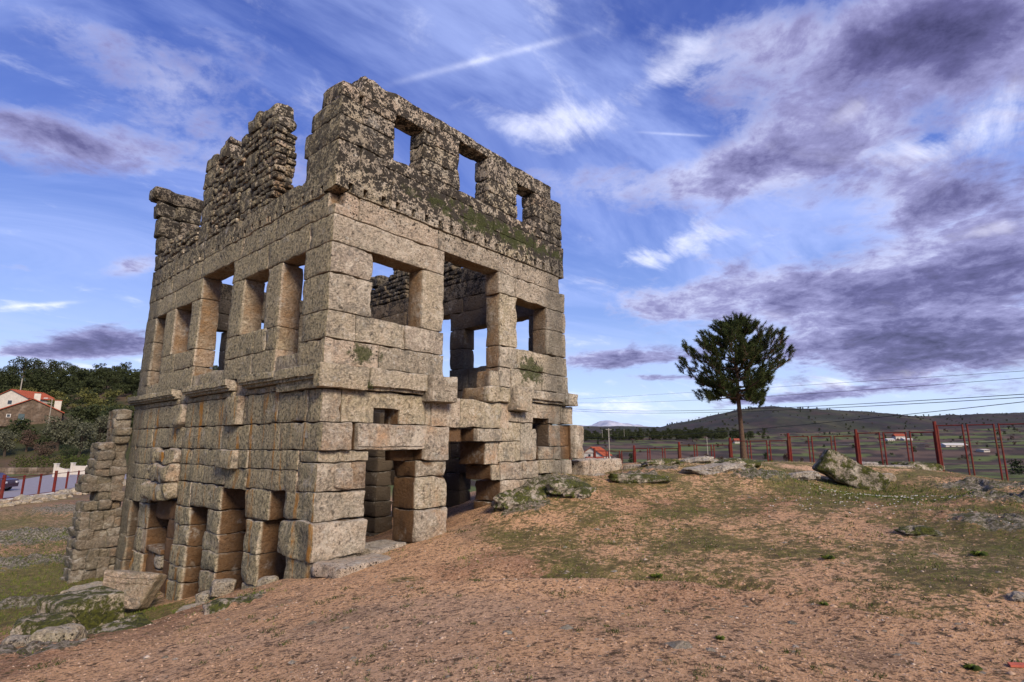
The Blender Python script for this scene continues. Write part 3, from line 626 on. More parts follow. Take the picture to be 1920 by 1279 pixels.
# first storey
corner(1.04, 1.10, 3.63, 4.28); corner(1.07, 1.08, 2.80, 3.62)
Rb(2.49, 3.19, 2.80, 4.28, cell=.15); Rb(5.32, 6.07, 2.80, 4.29, cell=.15)
Rb(7.49, 8.52, 3.62, 4.29); Rb(7.48, 8.52, 2.81, 3.61)
corner(.69, 1.02, 2.21, 2.79); Rb(.70, 2.02, 2.22, 2.79); Rb(2.03, 3.20, 2.22, 2.79)
Rb(5.32, 6.06, 2.19, 2.79); Rb(6.07, 7.96, 2.21, 2.79); Rb(7.97, 8.58, 2.21, 2.80)
corner(1.32, 1.12, 1.66, 2.20, cuts=None) if False else corner(1.32, 1.1, 1.66, 2.20, amp=.022)
Rb(1.33, 3.24, 1.68, 2.21); Rb(4.95, 5.31, 1.60, 2.02, r=.030, amp=.04); Rb(5.32, 5.80, 1.64, 2.17, amp=.03); Rb(5.81, 7.2, 1.63, 2.19); Rb(7.21, 7.99, 1.66, 2.19, .05); Rb(8.0, 8.62, 1.64, 2.2)
# string course
blk(-.20, .95, -.20, 1.75, 1.17, 1.65, cuts=[(.56, 9, .56, 9, -9, 9), (-9, -.09, .0, 9, 1.0, 1.36), (-9, -.15, .0, 9, 1.0, 1.43)], amp=.018, r=.022, name='cornice_block')
Rb(.97, 2.57, 1.20, 1.66, .20, cuts=[(-9, 9, -9, -.08, 1.0, 1.28)], amp=.028, r=.024, name='cornice_block')
Rb(2.58, 3.40, 1.03, 1.67, .36, amp=.02, r=.024, name='cornice_block')
Rb(4.72, 5.63, 1.19, 1.60, .16, th=.9, amp=.045, r=.04, name='cornice_block'); Rb(5.68, 6.36, .97, 1.64, .33, amp=.03, r=.030, name='cornice_block')
Rb(6.37, 8.20, 1.29, 1.62, .18, cuts=[(-9, 9, -9, -.08, 1, 1.37)], amp=.018, r=.03, name='cornice_block'); Rb(8.22, 8.9, 1.27, 1.66, .20, amp=.02, r=.030, name='cornice_block')
# under the string course
corner(.45, .55, .50, 1.16); Rb(.47, 2.69, .50, 1.18, cuts=[(1.24, 1.94, -9, 9, .3, .83)], cell=.12); Rb(2.70, 2.86, .50, 1.03)
Rb(2.87, 3.83, .48, 1.18, .03, amp=.035, r=.024); Rb(3.84, 5.34, .49, 1.18, .03, amp=.035, r=.024)
Rb(5.35, 5.70, .50, 1.18); Rb(5.71, 6.2, .69, .96); Rb(6.21, 8.2, .68, 1.28, cuts=[(6.8, 7.57, -9, .5, .5, .84)]); Rb(8.21, 8.84, .69, 1.26)
Rb(5.71, 6.2, .97, 1.28, -.02)
corner(.68, .62, -.06, .49, pR=.13, r=.024, amp=.03); Rb(.83, 2.67, -.06, .49, .10, cuts=[(-9, 9, -9, -.06, -.01, .02)]); Rb(.69, .83, -.06, .48, -.25)
Rb(2.68, 3.44, -.31, .49, .06, amp=.035, r=.03); Rb(3.45, 3.99, .13, .47, -.10); Rb(4.37, 5.34, .14, .47, .10, th=.95); Rb(4.0, 4.36, .14, .46, -.45, th=1.0)
Rb(5.35, 6.20, .16, .67); Rb(6.21, 6.97, -.38, .66, cuts=[(6.76, 9, -9, .5, .50, 9)]); Rb(7.58, 8.17, .02, .67); Rb(8.19, 8.74, .02, .67, -.12); Rb(8.75, 9.28, -.37, .69, .12, r=.024)
Rb(8.19, 8.74, -.38, .01, -.10)
corner(1.18, .70, -.30, -.07, r=.022); Rb(1.99, 2.69, -.31, -.07, -.35)
Rb(2.48, 3.42, -.68, -.32, th=.85, r=.024, amp=.03)
Rb(4.78, 5.28, -.46, .13, th=1.0); Rb(5.29, 6.0, -.40, .15); Rb(6.01, 6.20, -.38, .15); Rb(7.05, 7.79, -.37, .01, .03); Rb(7.80, 8.17, -.38, .01)
corner(.79, .74, -.87, -.31); Rb(.80, 1.16, -.85, -.31, -.05)
blk(.40, .78, -.09, .1, -.82, -.42, r=.13, amp=.05)
Rb(2.48, 3.44, -1.38, -.69, th=.85, r=.030, amp=.035)
Rb(5.03, 5.34, -.86, -.47, th=1.0); Rb(5.35, 6.3, -.88, -.41); Rb(6.31, 7.04, -.88, -.39); Rb(7.05, 7.79, -.76, -.38, .05); Rb(7.8, 8.17, -.86, -.39); Rb(8.19, 8.74, -.9, -.39)
corner(1.13, 1.22, -1.42, -.88, r=.022, amp=.03, cuts=None) if False else corner(1.13, 1.22, -1.42, -.88, r=.022, amp=.028)
corner(1.16, 1.26, -2.14, -1.43, pR=.10, pL=.03, r=.045, amp=.055, sc_=.45)
Rb(2.48, 3.44, -2.14, -1.39, .05, th=.85, r=.045, amp=.05)
corner(1.0, 1.02, -2.62, -2.13); corner(1.1, 1.1, -3.2, -2.63); Rb(2.5, 3.4, -2.8, -2.15, th=.85)
Rb(5.40, 6.2, -1.45, -.89, th=1.0); Rb(5.36, 6.2, -2.1, -1.46, th=1.0); Rb(6.21, 8.6, -1.5, -.89)
Rb(3.46, 4.6, -2.6, -2.05, -.3)

# --- left face
Lb(1.11, 2.6, 4.93, 5.49, u0=0); 
for a, b_ in ((1.21, 4.45), (4.46, 7.2), (7.21, 9.6), (9.61, 11.72)): Lb(a, b_, 4.93, 5.50) if a > 1.3 else None
Lb(2.61, 4.45, 4.93, 5.50)
holesL = [1.4+.43*i for i in range(24)]
for a, b_ in ((1.31, 3.0), (3.01, 5.1), (5.11, 7.2), (7.21, 9.4), (9.41, 11.55)):
    Lb(a, b_, 5.51, 6.08, .01, cuts=[(-9, .2, h-.05, h+.05, 5.55, 5.71) for h in holesL if a+.06 < h < b_-.06], amp=.02)
Lb(.94, 2.9, 4.29, 4.92); Lb(2.91, 4.89, 4.29, 4.92); Lb(7.0, 9.2, 4.29, 4.92); Lb(9.21, 11.74, 4.29, 4.92)
Lb(2.13, 2.86, 2.74, 4.28, cell=.15); Lb(2.12, 2.7, 2.2, 2.73); Lb(2.71, 3.3, 2.22, 2.78) if False else None
Lb(4.13, 4.88, 2.80, 4.28, cell=.15)
Lb(2.13, 3.22, 2.22, 2.73) if False else None
Lb(2.71, 3.25, 2.22, 2.79); Lb(3.26, 4.88, 2.22, 2.79); 
Lb(7.01, 7.70, 4.30-.02, 4.28+.0) if False else None
Lb(7.01, 7.68, 2.80, 4.28, cell=.15); Lb(9.02, 9.82, 2.82, 4.28, cell=.15); Lb(10.82, 11.76, 3.45, 4.28); Lb(10.82, 11.78, 2.5, 3.44)
Lb(7.01, 8.6, 2.28, 2.79); Lb(8.61, 9.82, 2.26, 2.81); Lb(10.82, 11.78, 1.98, 2.49)
# band between the sills and the string course
Lb(1.11, 2.12, 1.67, 2.01, -.03); Lb(2.13, 3.3, 1.66, 2.21); Lb(3.31, 4.88, 1.66, 2.21); Lb(4.89, 7.0, 1.66, 2.0, -.02, amp=.03); Lb(7.01, 9.82, 1.66, 2.27); Lb(9.83, 10.8, 1.66, 1.99, amp=.03); Lb(10.81, 11.8, 1.66, 1.97)
def cornice(v0, v1, **k):
    Lb(v0, v1, 1.37, 1.65, .21, cuts=[(-9, -.17, -99, 99, 0, 1.50), (-9, -.10, -99, 99, 0, 1.44)], r=.02, name='cornice_block', **k)
cornice(1.76, 3.50, amp=.012); cornice(4.15, 5.6, amp=.012); cornice(5.61, 7.10, amp=.012); cornice(7.82, 9.9, amp=.010); cornice(9.91, 12.02, amp=.010)
Lb(3.51, 4.14, 1.23, 1.65, -.05, amp=.03); Lb(7.12, 7.81, 1.23, 1.64, -.04, amp=.06, r=.03)
for a, b_ in ((1.76, 3.5), (4.15, 5.7), (5.71, 7.11), (7.82, 9.6), (9.61, 11.85)): Lb(a, b_, 1.22, 1.36)
Lb(.56, 1.76, .51, 1.16); Lb(1.77, 3.3, .52, 1.21); Lb(3.31, 3.54, .52, 1.21, -.03); Lb(3.55, 4.16, .52, 1.22, .14, r=.024, amp=.03); Lb(4.17, 5.6, .53, 1.21); Lb(5.61, 7.15, .54, 1.21)
Lb(7.2, 7.76, .55, 1.22, .14, r=.1, amp=.09); Lb(7.77, 9.7, .56, 1.21); Lb(9.71, 11.88, .57, 1.21)
Lb(.63, 1.6, -.06, .50); Lb(1.61, 3.1, -.06, .51); Lb(3.11, 4.6, -.06, .51); Lb(4.61, 6.5, -.05, .52); Lb(6.51, 7.25, -.04, .53); Lb(7.26, 9.75, -.02, .55); Lb(9.76, 11.86, -.01, .56)
Lb(.75, 3.02, -.47, -.07); Lb(3.03, 3.48, -.48, -.07, .03); Lb(3.49, 4.45, -.50, -.07, .17, r=.024, amp=.03); Lb(4.46, 6.40, -.47, -.06); Lb(6.41, 7.2, -.46, -.05); Lb(9.4, 11.8, -.52, -.02)
Lb(.76, 3.02, -.91, -.48); Lb(3.03, 4.2, -.97, -.49); Lb(4.21, 5.5, -.90, -.48); Lb(5.51, 7.15, -.90, -.47); Lb(9.36, 11.8, -.97, -.53)
# rough broken core standing proud
for (a, b_, z0, z1, p) in ((7.22, 8.0, -.50, -.06, .24), (8.01, 8.75, -.46, -.08, .20), (8.76, 9.34, -.50, -.05, .14), (7.22, 8.4, -.98, -.51, .28), (8.41, 9.33, -.96, -.51, .22), (7.2, 8.2, -1.46, -.99, .27), (8.21, 9.33, -1.50, -.99, .24)):
    Lb(a, b_, z0, z1, p, r=.10, amp=.075, sc_=.28, cell=.10, mat='granite_rubble')
Lb(1.86, 3.01, -1.55, -.92, th=.95, r=.05, amp=.03); Lb(4.31, 6.2, -1.52, -.92, th=.95, r=.05, amp=.03); Lb(6.21, 7.18, -1.54, -.92, amp=.02); Lb(9.34, 11.76, -1.67, -.98)
Lb(.75, 1.24, -1.42, -.92) if False else None
def pier(v0, v1, zs, th=.95, p=0.0, **k):
    for a, b_ in zip(zs[1:], zs[:-1]): Lb(v0+rng.uniform(-.04, .04), v1+rng.uniform(-.05, .05), a+.003, b_-.003, p+rng.uniform(-.02, .03), th=th, r=rng.uniform(.02, .04), amp=.035, **k)
pier(2.16, 2.88, [-1.56, -2.26, -2.90, -3.5]); pier(4.24, 5.08, [-1.53, -2.05, -2.48, -2.94, -3.48, -4.1]); pier(6.14, 7.14, [-1.55, -2.02, -2.55, -3.05, -3.45, -4.2]); pier(9.32, 10.32, [-1.68, -2.4, -3.1, -4.2], .8); pier(10.96, 11.74, [-1.68, -2.76, -3.5, -4.2], .8)
for z0, z1 in ((-2.0, -1.5), (-2.5, -2.01), (-3.1, -2.51), (-4.2, -3.11)): Lb(7.16, 8.02, z0, z1, -.14, th=.8)
Lb(8.03, 9.30, -2.10, -1.52, -.2, th=.8, r=.06, amp=.05, mat='granite_rubble'); Lb(8.03, 9.30, -2.98, -2.84, -.05, th=.8); Lb(8.03, 8.6, -4.2, -3.42, -.1, th=.8); Lb(8.61, 9.3, -4.2, -3.0, -.1, th=.8, amp=.03)
Lb(8.05, 8.6, -3.40, -2.99, -.06, th=.6, r=.17, amp=.02, mat='boulder')
Lb(5.12, 6.1, -4.2, -3.8, -.1, th=.8)

# --- top of the left face: corner return and rubble masonry
ash = [(7.86, 7.0, 6.10, 6.75), (7.86, 7.0, 6.76, 7.35), (7.84, 6.95, 7.36, 7.95), (7.88, 6.98, 7.96, 8.55), (7.86, 7.05, 8.56, 8.98), (4.92, 4.3, 6.30, 6.95), (4.9, 4.25, 6.10, 6.29), (5.9, 5.35, 7.25, 7.6), (4.9, 4.1, 7.5, 7.95)]
ashb = [(min(a, b_), max(a, b_), z0, z1) for a, b_, z0, z1 in ash]
for a, b_, z0, z1 in ashb: Lb(a, b_, z0, z1, r=.04, amp=.03, mat='granite_rubble')
Lb(3.25, 4.1, 8.62, 9.05, r=.08, amp=.05); Lb(4.11, 4.95, 8.62, 9.18, r=.09, amp=.06); Lb(3.05, 3.6, 8.3, 8.61, r=.08, amp=.05); Lb(4.95, 5.35, 8.42, 8.78, r=.08, amp=.05); Lb(6.3, 6.97, 8.55, 9.05, r=.09, amp=.06); Lb(6.25, 6.75, 9.05, 9.28, u0=.1, th=.5, r=.1, amp=.05)
def top_h(v):
    pts = [(2.98, 7.9), (3.05, 8.28), (3.6, 8.6), (4.94, 8.6), (4.96, 8.4), (5.35, 8.4), (5.4, 8.25), (6.25, 8.45), (6.3, 8.53), (6.95, 8.53), (6.97, 6.1), (7.86, 6.1), (7.88, 6.85), (9.0, 6.9), (10.2, 6.95), (11.1, 6.75), (11.55, 6.3)]
    return float(np.interp(v, [p[0] for p in pts], [p[1] for p in pts]))
def rubble(place, v_lo, v_hi, hfun, z_lo, blocked, rnd, depth, name='rubble_stone', joined=None, hmin=.13, hmax=.22, lmin=.18, lmax=.48):
    z = z_lo; n = 0
    while z < 9.5:
        h = rnd.uniform(hmin, hmax); v = v_lo+rnd.uniform(0, .05)
        while v < v_hi-.06:
            L = rnd.uniform(lmin, lmax); L = min(L, v_hi-v)
            if v_hi-(v+L) < .12: L = v_hi-v
            mid = v+L/2; ok = z+h*.6 < hfun(mid)
            for a, b_, z0, z1 in blocked:
                if v+L > a+.02 and v < b_-.02 and z+h > z0+.04 and z < z1-.04:
                    ok = False
                    if v < a-.12: L = a-v; ok = z+h*.6 < hfun(v+L/2)
                    elif v+L > b_+.12: L = v+L-b_; v = b_; ok = z+h*.6 < hfun(v+L/2)
                    break
            if ok and L > .08:
                hh = h*rnd.uniform(.86, 1.0)
                V, q = cellbox((0, v+.008, z+.006), (depth, v+L-.008, z+hh-.004), (), (.14, .1, .08), rnd.uniform(.035, .06))
                V = rough(V, .028, .16, .008, .06, rnd.randrange(99)); V[:, 0] += rnd.uniform(-.035, .035)
                n += 1; place(V, q, name, joined)
            v += L
        z += h
    return n
def put_joined(lst):
    V = []; Q = []; o = 0
    for a, b_ in lst: V.append(a); Q.append(b_+o); o += len(a)
    return np.vstack(V), np.vstack(Q)
r2 = random.Random(8); inner_st = []
nr_ = rubble(lambda V, q, n, j: mesh_obj(n, V, q, 'granite_rubble', tower, True, 45), 2.98, 6.95, top_h, 6.10, ashb, r2, .30)
nr_ += rubble(lambda V, q, n, j: mesh_obj(n, V, q, 'granite_rubble', tower, True, 45), 7.9, 11.5, top_h, 6.10, [], r2, .30, hmin=.15, hmax=.24, lmin=.25, lmax=.6)
def put_in(off):
    def f(V, q, n, j): V = V.copy(); V[:, 0] += off; inner_st.append((V, q))
    return f
rubble(put_in(.29), 3.0, 6.95, lambda v: top_h(v)-.05, 6.10, ashb, r2, .28); rubble(put_in(.29), 7.9, 11.5, lambda v: top_h(v)-.08, 6.10, [], r2, .28, lmin=.3, lmax=.6)
# far side wall (u = 7.95..8.5): rubble above the ashlar
def far_h_(v): return float(np.interp(v, [.6, 2.6, 3.0, 4.6, 5.5, 7.5, 8.4, 8.75, 8.8, 9.3, 9.8, 10.4], [6.1, 6.1, 6.8, 6.8, 7.6, 8.0, 8.0, 7.5, 7.3, 7.15, 7.0, 6.8]))
def put_far(V, q, n, j): V = V.copy(); V[:, 0] += 7.95; inner_st.append((V, q))
rubble(put_far, 4.3, 10.4, far_h_, 6.1, [(7.0, 7.6, 6.1, 7.6)], r2, .5, hmin=.15, hmax=.24)
V, q = put_joined(inner_st); mesh_obj('rubble_core', V, q, 'granite_rubble', tower, True, 45, kind='stuff')
print('rubble stones', nr_)
blk(.27, .33, 3.1, 6.9, 6.1, 8.2, cell=.5, name='mortar_core', mat='granite_rubble'); blk(.27, .33, 7.95, 11.3, 6.1, 6.7, cell=.5, name='mortar_core', mat='granite_rubble')

# --- far walls, seen through the openings
rear = []
def wall(kind, lo, hi, thick, zs, openings, jl=(1.1, 2.2), seed=1, cell=.2, keep=99):
    rw = random.Random(seed)
    for z0, z1 in zip(zs[:-1], zs[1:]):
        segs = [(lo, hi)]
        for a, b_, oz0, oz1 in openings:
            if z0 >= oz0-.05 and z1 <= oz1+.05:
                segs = [s for sg in segs for s in ((sg[0], min(sg[1], a)), (max(sg[0], b_), sg[1])) if s[1]-s[0] > .1]
        for s0, s1 in segs:
            x = s0
            while x < s1-.05:
                L = rw.uniform(*jl); L = s1-x if s1-(x+L) < .6 else L
                j = rw.uniform(-.015, .015)
                ad = None if z0 >= keep else rear
                if kind == 'u': blk(thick[0]+j, thick[1], x, x+L, z0, z1, cell=cell, add=ad)
                else: blk(x, x+L, thick[0]+j, thick[1], z0, z1, cell=cell, add=ad)
                x += L
opL = [(1.1, 2.1, 2.0, 4.28), (2.86, 4.12, 2.8, 4.28), (4.88, 7.0, 1.2, 4.92), (7.7, 9.0, 2.8, 4.28), (9.82, 10.8, 2.0, 4.28), (1.2, 2.0, -4, -.9), (3.0, 4.2, -4, -.9), (5.1, 6.2, -4, -1.5), (8.0, 9.2, -4, -1.5)]
wall('u', .56, 11.2, (7.95, 8.5), [-3.4, -2.7, -2.1, -1.5, -.9, -.4, .1, .6, 1.2, 1.65, 2.0, 2.8, 3.55, 4.28, 4.92, 5.48, 6.08], opL, seed=3, keep=2.7)
wall('u', 3.0, 4.4, (7.95, 8.5), [6.09, 6.67], [], seed=5)
opB = [(1.03, 2.47, 2.8, 4.28), (3.2, 5.3, 1.65, 4.92), (6.08, 7.48, 2.8, 4.28), (1.2, 2.5, -4, -.1), (3.5, 4.8, -4, -.4)]
wall('v', 0, 8.5, (11.21, 11.76), [-4.2, -3.4, -2.7, -2.1, -1.5, -.9, -.1, .6, 1.2, 1.65, 2.2, 2.8, 3.55, 4.28, 4.92, 5.48, 6.08], opB, seed=4)
for (a, b_, z0, z1) in ((-.02, 1.15, 6.09, 6.7), (-.05, 1.0, 6.71, 7.3), (-.15, .5, 7.31, 8.0), (.51, 1.2, 7.31, 8.05), (-.25, .3, 8.01, 8.55), (.31, 1.2, 8.06, 8.6), (-.42, 1.25, 8.61, 9.08), (1.02, 2.2, 6.71, 7.3)):
    blk(a, b_, 11.22, 11.75, z0, z1, r=.07, amp=.06, mat='granite_rubble')
blk(7.95, 8.5, 10.3, 11.2, 6.09, 7.0, amp=.04); blk(7.9, 8.5, 9.5, 10.4, 7.0, 7.5, amp=.05, r=.08) 
# ground floor: partition added to keep the left openings dark, and an inner pier
wall('u', 3.0, 11.2, (2.0, 2.45), [-4.2, -3.3, -2.6, -1.9, -1.2, -.5, .1, .7, 1.2], [], seed=6)
for z0, z1 in ((-.84, -.36), (-1.32, -.85), (-1.83, -1.33), (-2.32, -1.84), (-2.85, -2.33), (-3.4, -2.86), (-.35, .1), (.11, .6), (.61, 1.2)):
    a = rng.uniform(-.05, .06); blk(5.72+a, 6.42+rng.uniform(-.05, .1), 6.0, 7.1, z0, z1, r=.04, amp=.03)

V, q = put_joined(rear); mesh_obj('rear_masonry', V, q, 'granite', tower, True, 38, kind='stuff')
print('ashlar', sum(1 for o in bpy.data.objects if o.name.startswith('ashlar')))
# --- ruined stub wall beyond the far left corner
stub = empty('stub_wall', (C0[0], C0[1], 0), math.pi/2-A_U, label='stepped remnant of broken rubble wall jutting out left of the ruined tower', category='wall')
def stone(parent, name, u0, u1, v0, v1, z0, z1, mat='granite_stub', r=.07, amp=.085, cell=.08):
    V, q = cellbox((u0, v0, z0), (u1, v1, z1), (), cell, r); V = rough(V, amp, .26, .012, .09, int(abs(z0*37))+3)
    return mesh_obj(name, V, q, mat, parent, True, 40)
for (a, b_, z0, z1) in ((-.46, -.03, .14, 1.22), (-.82, -.02, .02-.5, .13), (-.72, -.02, -.93+.0, -.53), (-1.03, -.42, -1.05, -.94+.35), ):
    pass
for (a, b_, z0, z1) in ((-.44, -.06, .62, 1.20), (-.44, -.05, .14, .61), (-.80, -.42, -.02, .13), (-.78, -.05, -.42, .12), (-.84, -.05, -.90, -.43), (-1.06, -.36, -1.42, -.91), (-.35, -.05, -1.42, -.91), (-.62, -.02, -2.0, -1.43), (-1.02, -.5, -2.55, -2.01), (-.49, .12, -2.55, -2.01), (-1.04, .15, -3.15, -2.56), (-1.06, .15, -3.75, -3.16), (-1.08, .15, -4.4, -3.76), (-.96, -.62, -2.0, -1.75)):
    nu_ = max(1, int(round((b_-a)/.34))); nz_ = max(1, int(round((z1-z0)/.26)))
    for iu in range(nu_):
        for iz in range(nz_):
            p0 = a+(b_-a)*iu/nu_; p1 = a+(b_-a)*(iu+1)/nu_; q0 = z0+(z1-z0)*iz/nz_; q1 = z0+(z1-z0)*(iz+1)/nz_
            stone(stub, 'rubble_block', p0-.03, p1+.03, 11.86+rng.uniform(-.10, .14), 12.9, q0-.02, q1+.02, r=.06, amp=.07, cell=.09)

# ---------------------------------------------------------------- loose stones, boulders, low wall
def ico(sub=3):
    bm = bmesh.new(); bmesh.ops.create_icosphere(bm, subdivisions=sub, radius=1.0)
    V = np.array([v.co[:] for v in bm.verts]); Fq = np.array([[v.index for v in f.verts] for f in bm.faces]); bm.free(); return V, Fq
ICO = {k: ico(k) for k in (1, 2, 3, 4)}
def rot(V, rx=0, ry=0, rz=0):
    for a, (i, j) in ((rx, (1, 2)), (ry, (2, 0)), (rz, (0, 1))):
        c, s = math.cos(R(a)), math.sin(R(a)); V = V.copy(); p, q = V[:, i].copy(), V[:, j].copy(); V[:, i] = c*p-s*q; V[:, j] = s*p+c*q
    return V
def rock(name, loc, size, rz=0, rx=0, ry=0, mat='boulder', seed=1, sub=4, pw=.55, amp=.16, **props):
    V, Fq = ICO[sub]; V = np.sign(V)*np.abs(V)**pw                    # squared-off pebble
    V = V*(1+vnoise(V*1.3+seed*7.7, seed)[:, None]*amp+(fbm(V*2.6+seed*3.1, 3, seed)[:, None])*amp*.55)
    V = V*np.array(size)/2; V = V+vecn(V/.30+seed, seed, 3)*.055*min(size)**.5; V = V+vecn(V/.07, seed+3, 2)*.008
    V = rot(V, rx, ry, rz)
    o = mesh_obj(name, V, Fq, mat, None, True, 50, **props); o.location = tuple(map(float, loc)); return o
def slab(name, loc, size, rz=0, rx=0, ry=0, mat='boulder', r=.05, amp=.03, cuts=(), taper=None, cell=.09, **props):
    s = np.array(size)/2; V, q = cellbox(-s, s, cuts, cell, r)
    if taper: V[:, 0] *= 1+(V[:, 2]/s[2])*taper
    V = rough(V, amp, .3, .010, .08, int(size[0]*53)); V = rot(V, rx, ry, rz)
    o = mesh_obj(name, V, q, mat, None, True, 40, **props); o.location = tuple(map(float, loc)); return o
def onz(px, py, z): q = at_z(px, py, z); return q
azL = 40.5                                                             # heading of the tower's right face
q = onz(150, 1190, -3.35); slab('fallen_block', (q[0]-.28, q[1]+.35, -3.22), (1.25, 1.0, .95), -34, 4, -3, 'boulder_mossy', .06, .045, label='big squared fallen block thickly covered in moss, left of the tower foot', category='stone block', group='fallen stones below the tower')
q = onz(268, 1144, -3.85); slab('fallen_cornice', (q[0]-.40, q[1]+.1, -3.42), (1.06, .55, .80), 4, -12, 5, 'boulder_brown', .06, .03, cuts=[(-9, 9, -9, -.25, .12, .16), (-9, 9, -9, -.25, .22, .27)], taper=.23, label='brown fallen cornice block with moulded upper edge, narrowing downwards, leaning at the tower foot', category='stone block', group='fallen stones below the tower')
q = onz(170, 1118, -3.95); slab('stone_slab', (q[0]+.1, q[1]+.3, -3.88), (1.75, .75, .34), 14, 0, -5, 'boulder', .07, .05, label='long grey slab lying flat behind the moss covered block', category='stone slab', group='fallen stones below the tower')
q = onz(366, 1165, -3.55); slab('stone_slab', (q[0]+.05, q[1]+.25, -3.42), (1.0, .55, .30), 20, 0, -6, 'boulder', .06, .03, label='narrow grey slab in the mossy trench at the edge of the sandy mound', category='stone slab', group='fallen stones below the tower')
q = onz(225, 1195, -3.05); slab('fallen_block', (q[0]+.10, q[1]+.05, -3.16), (1.15, .85, .40), -34, 10, 8, 'boulder_mossy', .08, .06, label='flat tilted block speckled grey and green right against the mound edge', category='stone block', group='fallen stones below the tower')
q = onz(90, 1215, -2.85); rock('boulder', (q[0], q[1]+.15, -2.82), (.62, .5, .42), 20, 0, 0, 'boulder', 4, 3, label='small pinkish grey boulder on the mound edge in front of the mossy block', category='boulder', group='fallen stones below the tower')
q = onz(56, 1200, -3.15); rock('boulder', (q[0], q[1]+.3, -3.12), (.85, .7, .55), 40, 0, 0, 'boulder_mossy', 6, 3, label='rounded mossy boulder left of the big moss covered block', category='boulder', group='fallen stones below the tower')
q = onz(32, 1212, -2.95); rock('boulder', (q[0], q[1], -2.95), (.36, .3, .26), 10, 0, 0, 'boulder', 9, 3, label='smallest grey boulder at the lower left edge of the picture', category='boulder', group='fallen stones below the tower')
q = onz(465, 1140, -2.62); rock('mossy_outcrop', (q[0]-.15, q[1]+.1, -2.72), (1.1, .5, .42), 22, 0, 6, 'boulder_mossy', 12, 4, label='low outcrop with dark green moss on the lip of the sandy mound', category='rock')
def tow(u, v, z): x, y = uv(u, v); return (x, y, z)
rock('boulder', tow(-.15, 3.30, -3.05), (.50, .42, .36), 30, 0, 0, 'boulder', 15, 3, label='rounded grey stone wedged between the second and third piers of the left face', category='boulder', group='stones at the foot of the piers')
rock('boulder', tow(-.3, 3.75, -3.32), (.42, .36, .3), 70, 0, 0, 'boulder', 16, 3, label='lower grey stone beneath the rounded one between the piers', category='boulder', group='stones at the foot of the piers')
rock('boulder', tow(-.10, 1.38, -2.66), (.34, .26, .18), 10, 0, 0, 'boulder', 17, 3, label='flat grey stone at the mouth of the opening beside the near corner', category='boulder', group='stones at the foot of the piers')
slab('stone_slab', tow(.75, -.42, -2.26), (1.5, .85, .24), 90-azL+6, 0, 2, 'boulder', .05, .03, label='pale stone slab lying before the doorway at the near corner of the tower', category='stone slab')
slab('stone_slab', tow(1.9, .5, -2.45), (1.0, .8, .7), 90-azL, 0, 0, 'boulder', .05, .03, label='dark threshold block inside the ground floor doorway', category='stone slab')
# right-hand side
q = at_z(1600, 900, -1.0); slab('leaning_slab', (q[0]+.15, q[1]+.35, -.84), (1.85, 1.1, .78), -24, -4, 31, 'boulder_mossy', .09, .06, label='big leaning slab, dark and mossy underneath, on the grassy right side', category='boulder')
q = at_z(1668, 898, -1.02); rock('boulder', (q[0], q[1]+.2, -1.0), (.62, .4, .26), 10, 0, 0, 'boulder_brown', 21, 3, label='small brown boulder in front of the gap right of the leaning slab', category='boulder', group='rocks right of the leaning slab')
q = at_z(1690, 888, -.95); slab('stone_slab', (q[0], q[1]+1.0, -.74), (2.1, .6, .10), -6, 0, 0, 'boulder', .03, .02, label='thin horizontal slab bridging a dark gap right of the leaning slab', category='stone slab', group='rocks right of the leaning slab')
q = at_z(1745, 884, -.92); rock('boulder', (q[0]+.2, q[1]+.9, -.82), (1.6, 1.0, .42), 10, 0, 0, 'boulder_mossy', 24, 4, label='mossy boulder holding up the right end of the thin slab', category='boulder', group='rocks right of the leaning slab')
q = at_z(1640, 880, -.9); rock('boulder', (q[0]+.2, q[1]+1.6, -.8), (1.8, .8, .36), 0, 0, 0, 'boulder', 25, 3, label='low grey rock behind the leaning slab near the red fence', category='boulder', group='rocks right of the leaning slab')
for (px, py, z, sx, sy, sz, sd, lab) in ((1240, 872, -.6, 1.5, .8, .34, 31, 'low dark rock left of the pine on the crest of the mound'), (1310, 868, -.55, 1.2, .8, .40, 32, 'lichen grey rock on the crest midway between low wall and pine'), (1200, 905, -.98, 1.5, .9, .34, 33, 'grey rock breaking through sand in front of the low stone wall'),
    (1345, 902, -.98, 1.7, .9, .34, 34, 'broad grey rock in the bare sand below the pine'), (1385, 878, -.68, 1.5, .9, .46, 35, 'tallest lichen covered rock just left of the pine trunk base'), (1500, 905, -1.0, 1.0, .6, .30, 36, 'crumbly rock at the left rim of the grassy hollow'), (1720, 1003, -1.42, .55, .3, .16, 37, 'small whitish stone beside dark moss on the right slope'),
    (1905, 1113, -1.56, .22, .14, .12, 38, 'little pale stone by the right picture edge')):
    q = at_z(px, py, z); rock('rock_outcrop', (q[0], q[1], GH(q[0], q[1])-sz*.02), (sx, sy, sz*.85), sd*17 % 60-30, sd*7 % 12-6, sd*5 % 10-5, 'boulder_mossy' if sd % 2 else 'boulder', sd, 4, pw=.8, amp=.32, label=lab, category='rock', group='rocks breaking through the sandy mound')
